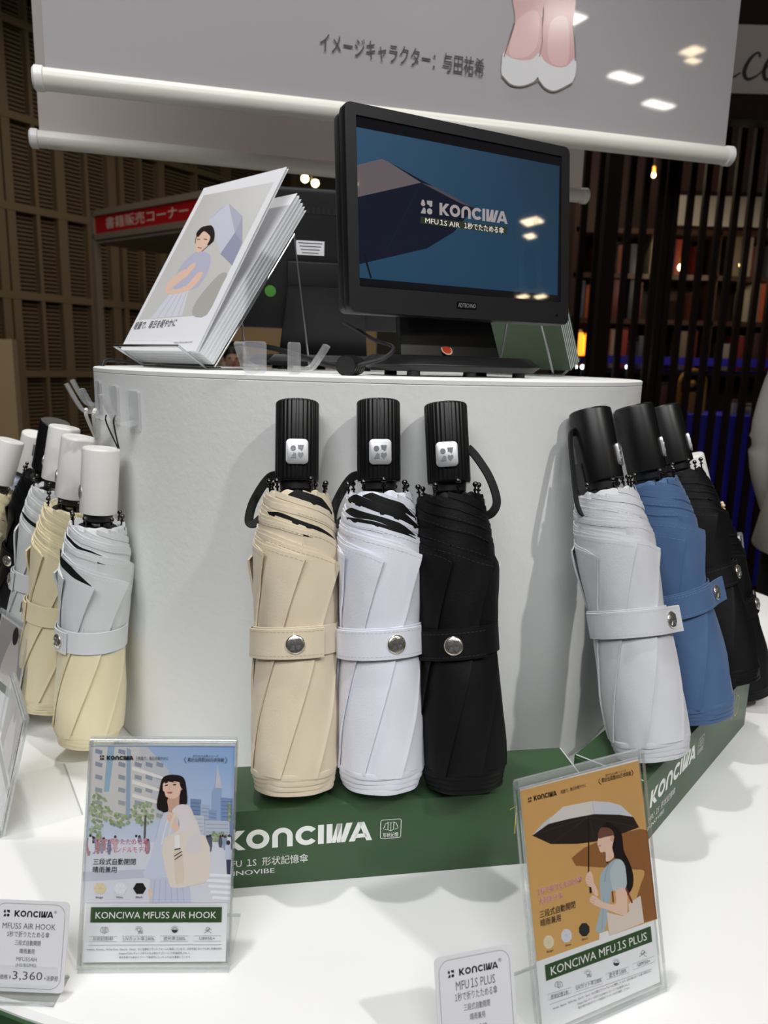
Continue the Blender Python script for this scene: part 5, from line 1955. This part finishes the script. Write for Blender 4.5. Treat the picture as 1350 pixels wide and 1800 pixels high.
# ================================================================== background: slatted shop on the right
MAT['slat'] = mat('dark_brown_slat', (30, 17, 13), 0.7, spec=0.15)
MAT['wood'] = mat('dark_wood', (58, 34, 24), 0.5, var=0.15, scale=30)
MAT['bluecloth'] = mat('royal_blue_cloth', (44, 36, 176), 0.7)
MAT['gold'] = mat('old_gold', (176, 128, 58), 0.4, 0.4)
MAT['signwhite'] = mat('grey_white_board', (150, 140, 132), 0.6)
MAT['paperstrip'] = mat('hanging_paper', (150, 146, 142), 0.6)

SY = 3.9
sc = thing('slat_screen', 'tall dark brown screen of upright slats on the shop front', 'screen', (ony(1010, 600, SY).x, SY, 0))
sx0 = sc.location.x
for k in range(30):
    MB().box((k * .0745, 0, 1.52), (.030, .03, 3.04)).build('slat', 'slat', sc)
MB().box((15 * .0745, 0, 3.06), (30 * .0745 + .1, .05, .08)).build('head_rail', 'slat', sc)
MB().box((15 * .0745, 0, .04), (30 * .0745 + .1, .05, .08)).build('sill_rail', 'slat', sc)
for px in (1171,):
    x = ony(px, 450, SY).x - sx0
    MB().box((x, .03, 1.5), (.05, .06, 3.0)).build('screen_post', 'slat', sc)

SHY = 4.75
sh = thing('shop_shelving', 'dark wooden shop shelving behind the slat screen', 'shelving', (ony(1000, 600, SHY).x, SHY, 0))
shx = sh.location.x
Wd = 1.75
MB().box((Wd / 2, .32, 1.6), (Wd + .1, .03, 3.2)).build('back_board', 'wood', sh)
shelf_z = [ony(1100, y, SHY).z for y in (648, 560, 480, 400)]
for z in shelf_z:
    MB().box((Wd / 2, .16, z - .015), (Wd, .3, .03)).build('shelf', 'wood', sh)
for x in (0, Wd * .5, Wd):
    MB().box((x, .16, 1.6), (.03, .3, 3.2)).build('upright', 'wood', sh)

rb = random.Random(8)
BC = [(122, 44, 40), (150, 62, 52), (92, 34, 34), (168, 158, 140), (120, 108, 92), (86, 90, 108), (60, 62, 80), (176, 84, 52), (146, 140, 128), (104, 58, 50), (66, 44, 40)]
BM = [mat('book_cover_%d' % i, c, 0.5) for i, c in enumerate(BC)]
BN = ['dark red', 'brick red', 'maroon', 'cream', 'khaki grey', 'slate', 'navy grey', 'rust orange', 'stone grey', 'red-brown', 'brown']
count = {}
for si, z in enumerate(shelf_z[:3]):
    x = .04
    while x < Wd - .08:
        w = rb.uniform(.03, .075)
        hh = rb.uniform(.16, .27)
        if rb.random() < .22:
            x += rb.uniform(.04, .10)
            continue
        if abs(x - Wd / 2) < .08 or abs(x + w - Wd / 2) < .03:
            x = Wd / 2 + .04
            continue
        ci = rb.randrange(len(BC))
        b = thing('book', '%s %s %s book on the %s shelf behind the slats' % ('tall' if hh > .235 else 'short' if hh < .19 else 'mid-height', 'thick' if w > .055 else 'thin', BN[ci], ('lowest', 'middle', 'upper')[si]), 'book', (shx + x + w / 2, SHY + .12, z), group='books on the shop shelves')
        MB().box((0, 0, hh / 2), (w, .15, hh)).build('cover', BM[ci], b, True, bevel=.003)
        MB().box((0, .006, hh / 2 + .0015), (w - .008, .14, hh)).build('pages', 'paperedge', b)
        x += w + .006

# blue-clothed counter with an arched gilt frame and small lights
p = ony(1250, 729, 4.25)
ct = thing('shop_counter', 'counter draped in royal blue cloth behind the slats', 'counter', (p.x, 4.30, 0))
MB().box((0, .10, p.z / 2 - .01), (1.5, .36, p.z - .02)).build('counter_body', 'wood', ct)
MB().box((0, .10, p.z - .006), (1.54, .42, .012)).build('cloth_top', 'bluecloth', ct)
vs, fs = [], []
n = 120
for k in range(n + 1):
    x = -.77 + 1.54 * k / n
    for z in (p.z, .03):
        vs.append((x, -.115 + .008 * math.sin(k * 1.1) * (1 if z < .1 else .2), z))
for k in range(n):
    fs.append((2 * k, 2 * k + 1, 2 * k + 3, 2 * k + 2))
MB().add(vs, fs).build('cloth_drop', 'bluecloth', ct, True)
st = thing('blue_shelf_runner', 'narrow royal blue runner on the shelf above the counter', 'cloth', (shx, SHY, 0))
MB().box((Wd / 2, -.006, ony(1150, 634, SHY).z), (Wd, .012, .05)).build('runner_front', 'bluecloth', st)
MB().box((Wd / 2, .003, shelf_z[0] + .0015), (Wd, .03, .003)).build('runner_top', 'bluecloth', st)
ar = thing('gilt_arch_frame', 'gilt arch-shaped frame standing on the blue counter', 'frame', (ony(1222, 700, 4.32).x, 4.38, p.z))
pts = [(.075 * math.cos(a), 0, .17 + .075 * math.sin(a)) for a in [math.pi * k / 14 for k in range(15)]]
MB().tube([(.075, 0, 0)] + pts + [(-.075, 0, 0)], .012, 8).build('arch', 'gold', ar, True)
MB().box((0, .01, .06), (.13, .02, .12)).build('panel', 'gold', ar, True, bevel=.003)
MB().sphere((0, 0, .17), .022, 12, 8).build('boss', 'gold', ar, True)
for i, (x, c, hh) in enumerate(((-.33, 3, .12), (-.24, 9, .16), (.20, 8, .07), (.30, 3, .05), (-.42, 1, .1))):
    b = thing('gift_box', ['cream', 'red-brown', 'stone grey', 'pale', 'brick red'][i] + ' lidded box standing on the blue counter', 'box', (ct.location.x + x, 4.38, p.z), group='boxes on the blue counter')
    MB().box((0, 0, hh / 2), (.07, .07, hh)).build('box_body', BM[c], b, True, bevel=.003)
    MB().box((0, 0, hh + .006), (.076, .076, .012)).build('box_lid', BM[(c + 1) % 11], b, True, bevel=.002)

# lamps in the shop
for i, (x, y, r, d) in enumerate(((1138, 307, .020, 4.5), (1149, 308, .012, 4.5), (1197, 470, .018, 4.5), (1305, 466, .019, 4.5))):
    p2 = ony(x, y, d)
    lp = thing('pendant_bulb', ['larger bare bulb hanging high behind the slat screen', 'smaller bare bulb hanging high behind the slat screen', 'yellow pendant bulb hanging above the cream books', 'yellow pendant bulb hanging above the red books'][i], 'lamp', (p2.x, p2.y, p2.z), group='pendant bulbs in the shop')
    MB().sphere((0, 0, 0), r, 14, 8, (1, 1, 1.15)).build('glass_bulb', 'warmlamp', lp, True)
    MB().cyl((0, 0, r), (0, 0, r + .035), .010, 10).build('socket', 'gold', lp, True)
    MB().cyl((0, 0, r + .035), (0, 0, HC - p2.z), .003, 6).build('flex', 'rubber', lp)
    ld = bpy.data.lights.new('bulb_light', 'POINT')
    ld.energy, ld.color, ld.shadow_soft_size = (1.5, 1, 2, 2)[i], (1, .8, .55), r * 1.6
    lo = bpy.data.objects.new('bulb_light', ld)
    COL.objects.link(lo)
    lo.parent = lp
    lo.location = (0, -.06, 0)
for i, x in enumerate((1031, 1049)):
    p2 = ony(x, 595, 4.55)
    b = thing('amber_lantern', 'glowing amber glass lantern on the shop shelf', 'lantern', (p2.x, 4.72, shelf_z[0]), group='amber lanterns')
    MB().lathe([(.026, .07), (.030, .09), (.030, .19), (.022, .21)], 18).build('glass', 'amber', b, True)
    MB().lathe([(.033, 0), (.033, .012), (.010, .02), (.010, .06), (.030, .072)], 18).build('lantern_base', 'gold', b, True)
    MB().lathe([(.026, .21), (.010, .23)], 18).build('lantern_cap', 'gold', b, True)
for i, x in enumerate((1011, 1024, 1032, 1062, 1103)):
    p2 = ony(x, 645, 4.05)
    lp = thing('strip_light', 'small white lamp in the row behind the green booklets', 'lamp', (p2.x, p2.y, p2.z), group='row of small white lamps')
    MB().sphere((0, 0, 0), .011, 12, 8).build('lens', 'coldlamp', lp, True)
    MB().cyl((0, .008, 0), (0, .04, 0), .013, 12).build('can', 'rubber', lp, True)
    MB().cyl((0, .025, 0), (0, .025, -(p2.z)), .004, 6).build('stem', 'rubber', lp)

# row of hanging white papers and the script sign above
p2, p3 = ony(1160, 395, 4.6), ony(1160, 342, 4.6)
pr = thing('white_valance', 'white paper valance hanging behind the upper slats', 'valance', (p2.x, 4.6, p2.z))
MB().box((.55, 0, (p3.z - p2.z) / 2), (1.1, .006, p3.z - p2.z)).build('valance_sheet', 'paperstrip', pr)
MB().box((.55, 0, p3.z - p2.z + .012), (1.12, .02, .024)).build('valance_rail', 'slat', pr)
for k in range(2):
    MB().cyl((.1 + .9 * k, 0, p3.z - p2.z), (.1 + .9 * k, 0, HC - p2.z), .003, 6).build('hanging_wire', 'wire', pr)
sA, sB = ony(1282, 168, 3.3), ony(1296, 47, 3.3)
sg = thing('script_sign', 'grey-white shop sign board with flowing black script', 'sign', (sA.x - .45, 3.3, sA.z), group=None)
hS = sB.z - sA.z
MB().box((.62, 0, hS / 2), (1.24, .05, hS)).build('sign_board', 'signwhite', sg, True, bevel=.005)
MB().box((.62, .03, -.05), (1.3, .10, .09)).build('lower_beam', 'slat', sg)
MB().box((.62, .03, hS + .06), (1.3, .10, .11)).build('upper_beam', 'slat', sg)
fm = Matrix.Translation((0, -.0265, 0)) @ Matrix.Rotation(math.pi / 2, 4, 'X')
MAT['signink'] = mat('black_sign_letter', (12, 11, 11), 0.5)
# brush-like italic letters c and e, drawn as swelling strokes


def brush(pts, name):
    q = spline([(x, y, w) for x, y, w in pts], 6)
    mb = MB()
    vs, fs = [], []
    for i, p in enumerate(q):
        a, b = q[max(i - 1, 0)], q[min(i + 1, len(q) - 1)]
        t = Vector((b.x - a.x, b.y - a.y))
        t.normalize()
        vs += [(p.x - t.y * p.z, p.y + t.x * p.z, .002), (p.x + t.y * p.z, p.y - t.x * p.z, .002)]
    for i in range(len(q) - 1):
        fs.append((2 * i, 2 * i + 1, 2 * i + 3, 2 * i + 2))
    o = mb.add(vs, fs).build(name, 'signink', sg)
    o.matrix_local = fm


ux = .45 + (ony(1300, 120, 3.3).x - sA.x)
uy = hS * .20
k = hS * .42
brush([(ux - .9 * k, uy + .02 * k, .01 * k), (ux - .4 * k, uy + .05 * k, .03 * k), (ux - .05 * k, uy + .25 * k, .02 * k)], 'script_stroke')
brush([(ux + .62 * k, uy + .80 * k, .05 * k), (ux + .52 * k, uy + .95 * k, .03 * k), (ux + .25 * k, uy + .72 * k, .06 * k), (ux + .08 * k, uy + .30 * k, .08 * k), (ux + .22 * k, uy + .03 * k, .05 * k), (ux + .55 * k, uy + .14 * k, .03 * k), (ux + .85 * k, uy + .42 * k, .015 * k)], 'script_letter_c')
brush([(ux + .85 * k, uy + .42 * k, .02 * k), (ux + 1.18 * k, uy + .62 * k, .03 * k), (ux + 1.28 * k, uy + .88 * k, .03 * k), (ux + 1.10 * k, uy + .95 * k, .03 * k), (ux + .90 * k, uy + .62 * k, .06 * k), (ux + .82 * k, uy + .26 * k, .08 * k), (ux + .96 * k, uy + .03 * k, .05 * k), (ux + 1.30 * k, uy + .14 * k, .03 * k), (ux + 1.6 * k, uy + .44 * k, .015 * k)], 'script_letter_e')
for kx in (.02, 1.22):
    MB().box((kx, .05, -sA.z / 2 + hS / 2), (.06, .06, sA.z + hS)).build('sign_post', 'slat', sg)
# small framed prints on the beam over the sign
for i, px in enumerate((1308, 1338)):
    pp = ony(px, 30, 3.5)
    fr_ = thing('framed_print', 'small pale framed print above the script sign', 'picture', (pp.x, 3.34, sA.z + hS + .117), group='small framed prints')
    MB().box((0, 0, .055), (.045, .015, .11)).build('frame', 'wood', fr_)
    MB().box((0, -.009, .055), (.034, .004, .095)).build('print', 'signwhite', fr_)


# ================================================================== people
def skin_body(name, pts, edges, m, parent, sub=2):
    me = bpy.data.meshes.new(name)
    keys = list(pts)
    me.from_pydata([pts[k][0] for k in keys], [(keys.index(a), keys.index(b)) for a, b in edges], [])
    o = bpy.data.objects.new(name, me)
    COL.objects.link(o)
    o.modifiers.new('skin', 'SKIN')
    if not me.skin_vertices:
        bm = bmesh.new()
        bm.from_mesh(me)
        bm.verts.layers.skin.verify()
        bm.to_mesh(me)
        bm.free()
    for i, k in enumerate(keys):
        r = pts[k][1]
        me.skin_vertices[0].data[i].radius = r if isinstance(r, tuple) else (r, r)
        me.skin_vertices[0].data[i].use_root = (i == 0)
    sbm = o.modifiers.new('subdivision', 'SUBSURF')
    sbm.levels = sbm.render_levels = sub
    dg = bpy.context.evaluated_depsgraph_get()
    me2 = bpy.data.meshes.new_from_object(o.evaluated_get(dg))
    bpy.data.objects.remove(o)
    me2.shade_smooth()
    me2.materials.clear()
    me2.materials.append(MAT[m])
    o = bpy.data.objects.new(name, me2)
    COL.objects.link(o)
    o.parent = parent
    return o


MAT['skin'] = mat('skin', (214, 170, 146), 0.5)
MAT['hair'] = mat('dark_hair', (22, 17, 16), 0.45)
MAT['shirt'] = mat('white_cotton_shirt', (222, 216, 208), 0.8, bump=0.3, scale=300)
MAT['trousers'] = mat('black_trousers', (14, 14, 16), 0.8)
MAT['darkcoat'] = mat('dark_blue_coat', (30, 34, 44), 0.8)


def person(label, loc, yaw, Ht, top, bottom, flared=True):
    t = thing('person', label, 'person', mw=upright_frame(loc, yaw))
    s = Ht / 1.68
    J = {}

    def j(k, x, y, z, r):
        J[k] = ((x * s, y * s, z * s), (r[0] * s, r[1] * s) if isinstance(r, tuple) else r * s)
    j('pelvis', 0, 0, .92, (.125, .10))
    j('waist', 0, 0, 1.06, (.115, .085))
    j('chest', 0, .01, 1.27, (.135, .095))
    j('collar', 0, .01, 1.38, (.085, .07))
    j('neck', 0, .0, 1.45, .048)
    j('jaw', 0, -.012, 1.51, .062)
    j('head', 0, -.008, 1.58, (.078, .088))
    j('crown', 0, .006, 1.645, (.058, .062))
    E = [('pelvis', 'waist'), ('waist', 'chest'), ('chest', 'collar'), ('collar', 'neck'), ('neck', 'jaw'), ('jaw', 'head'), ('head', 'crown')]
    for sd, sx in (('l', -1), ('r', 1)):
        j('sh' + sd, sx * .165, .01, 1.365, .052)
        j('el' + sd, sx * .215, .02, 1.10, .040)
        j('wr' + sd, sx * .205, -.06, .87, .027)
        j('pa' + sd, sx * .200, -.085, .80, (.026, .018))
        E += [('collar', 'sh' + sd), ('sh' + sd, 'el' + sd), ('el' + sd, 'wr' + sd), ('wr' + sd, 'pa' + sd)]
        for q, (dx, dy, ln) in enumerate(((-.020, 0, .070), (-.007, -.004, .080), (.007, -.004, .074), (.020, 0, .058))):
            j('f%d%s' % (q, sd), sx * .200 + dx, -.092 + dy, .80 - .035, .0085)
            j('g%d%s' % (q, sd), sx * .200 + dx, -.100 + dy - .012, .80 - ln, .0075)
            E += [('pa' + sd, 'f%d%s' % (q, sd)), ('f%d%s' % (q, sd), 'g%d%s' % (q, sd))]
        j('th' + sd, sx * .200 - sx * .028, -.105, .835 - .02, .010)
        j('tt' + sd, sx * .200 - sx * .036, -.122, .785, .009)
        E += [('wr' + sd, 'th' + sd), ('th' + sd, 'tt' + sd)]
        j('hip' + sd, sx * .085, 0, .86, .088)
        j('kn' + sd, sx * .095, -.01, .48, .058)
        j('an' + sd, sx * .10, .02, .09, .038)
        j('to' + sd, sx * .105, -.13, .035, .034)
        E += [('pelvis', 'hip' + sd), ('hip' + sd, 'kn' + sd), ('kn' + sd, 'an' + sd), ('an' + sd, 'to' + sd)]
    skin_body('body', J, E, 'skin', t)
    # hair cap, eyes, nose, mouth
    MB().sphere((0, .018 * s, 1.605 * s), .092 * s, 20, 14, (.95, 1.02, 1.02)).build('hair', 'hair', t, True)
    for sx in (-1, 1):
        MB().sphere((sx * .030 * s, -.083 * s, 1.568 * s), .009 * s, 10, 6).build('eye', 'hair', t, True)
        MB().sphere((sx * .078 * s, .0, 1.555 * s), .018 * s, 10, 6, (.5, .8, 1.4)).build('ear', 'skin', t, True)
    MB().sphere((0, -.094 * s, 1.545 * s), .012 * s, 10, 6, (.8, 1.1, 1.4)).build('nose', 'skin', t, True)
    MB().sphere((0, -.078 * s, 1.515 * s), .016 * s, 10, 6, (1.2, .5, .4)).build('mouth', 'pinkink', t, True)
    # shirt: loose body and sleeves
    n = 36
    prof_ = [(.085, .075, 1.425), (.15, .10, 1.385), (.172, .118, 1.30), (.165, .122, 1.15), (.170, .130, 1.02), (.205, .150, .86), (.203, .148, .858), (.165, .125, 1.0)] if flared else \
        [(.085, .075, 1.425), (.16, .105, 1.385), (.18, .125, 1.30), (.17, .125, 1.1), (.175, .13, .85), (.17, .125, .852)]
    vs, fs = [], []
    for (a, b, z) in prof_:
        for k in range(n):
            an = 2 * math.pi * k / n
            w = 1 + (.03 * math.sin(5 * an) * max(0, 1.2 - z) * 2)
            vs.append((a * s * math.cos(an) * w, b * s * math.sin(an) * w, z * s))
    for i in range(len(prof_) - 1):
        for k in range(n):
            p_, q_ = i * n + k, i * n + (k + 1) % n
            fs.append((p_, q_, q_ + n, p_ + n))
    MB().add(vs, fs).build('shirt_body', top, t, True, angle=60)
    for sx in (-1, 1):
        pts = spline([(sx * .13 * s, .01 * s, 1.375 * s), (sx * .20 * s, .012 * s, 1.28 * s), (sx * .222 * s, .02 * s, 1.10 * s), (sx * .215 * s, -.03 * s, .95 * s)], 5)
        MB().tube(pts, .062 * s, 16).build('sleeve', top, t, True, angle=60)
    for sx in (-1, 1):
        MB().tube(spline([(sx * .075 * s, 0, .95 * s), (sx * .09 * s, 0, .80 * s), (sx * .097 * s, -.01 * s, .48 * s), (sx * .10 * s, .015 * s, .10 * s)], 5), .092 * s, 18).build('trouser_leg', bottom, t, True, angle=60)
        MB().sphere((sx * .105 * s, -.06 * s, .04 * s), .05 * s, 14, 8, (.9, 2.3, .8)).build('shoe', 'rubber', t, True)
    return t


pp = ony(1452, 940, 1.78)
person('person in a loose white shirt and black trousers beyond the table', (pp.x, pp.y, 0), rad(98), 1.62, 'shirt', 'trousers')
pp = ony(409, 640, 5.2)
person('far-off dark-haired person in a dark coat by the tan wall', (pp.x, pp.y, 0), rad(15), 1.36, 'darkcoat', 'trousers', False)


# ================================================================== ceiling luminaires
def luminaire(label, p, m, sx, sy, group):
    t = thing('ceiling_luminaire', label, 'lamp', (p[0], p[1], p[2]), group=group)
    MB().box((0, 0, .03), (sx + .04, sy + .04, .06)).build('housing', 'white', t)
    MB().box((0, 0, -.004), (sx, sy, .008)).build('diffuser', m, t)
    for kx in (-1, 1):
        MB().cyl((kx * sx * .4, 0, .06), (kx * sx * .4, 0, HC - p[2]), .004, 6).build('hanger', 'wire', t)


def mirror_lamp(px, py, z):
    """point at height z whose reflection in the front banner is seen at this photo pixel"""
    m = bpy.data.objects['hanging_banner'].matrix_world
    q = m @ ban(px, py)
    n = (m.to_3x3() @ Vector((0, 0, 1))).normalized()
    d = (q - CAM).normalized()
    d = d - 2 * d.dot(n) * n
    return q + d * ((z - q.z) / d.z)


for (px, py, z, m, sx, sy) in ((990, 26, 3.9, 'luminaire', .30, .22), (1100, 131, 4.1, 'luminaire', .34, .14), (1158, 180, 4.1, 'luminaire', .36, .14), (1217, 86, 4.1, 'warmluminaire', .16, .16), (1218, 103, 4.1, 'warmluminaire', .14, .08)):
    q = mirror_lamp(px, py, z)
    if -XW < q.x < XW and YF < q.y < YB:
        luminaire('%s ceiling lamp panel out in the hall' % ('warm' if m[0] == 'w' else 'white'), q, m, sx, sy, 'ceiling lamp panels')


def screen_lamp(px, py, z):
    """the same for the glass of the advert monitor"""
    im = mM.inverted()
    o, d = im @ CAM, im.to_3x3() @ ray(px, py)
    q = mM @ (o + d * ((-.0012 - o.z) / d.z))
    n = (mM.to_3x3() @ Vector((0, 0, 1))).normalized()
    d = (q - CAM).normalized()
    d = d - 2 * d.dot(n) * n
    return q + d * ((z - q.z) / d.z)


for (px, py, z, sx, sy) in ((935, 389, 4.0, .21, .19), (932, 415, 4.0, .16, .10), (919, 521, 2.9, .10, .09), (950, 521, 2.9, .10, .09)):
    q = screen_lamp(px, py, z)
    if -XW + .3 < q.x < XW - .3 and YF + .3 < q.y < YB - .3:
        luminaire('%s warm lamp panel hung across the hall' % ('large' if sx > .2 else 'middle-sized' if sx > .15 else 'small'), q, 'warmluminaire', sx, sy, 'warm lamp panels')
    else:
        print('LAMP OUT', q)
for (nm, p) in (('spotlight head above the drum', SPOT_A), ('spotlight head behind the viewer', SPOT_B)):
    t = thing('spotlight_head', 'black ' + nm, 'lamp', (p.x, p.y, p.z))
    MB().lathe([(.075, .03), (.08, .06), (.08, .20), (.03, .24)], 20).build('can', 'rubber', t, True)
    MB().cyl((0, 0, .24), (0, 0, HC - p.z), .008, 8).build('drop_rod', 'rubber', t)

flush_texts()
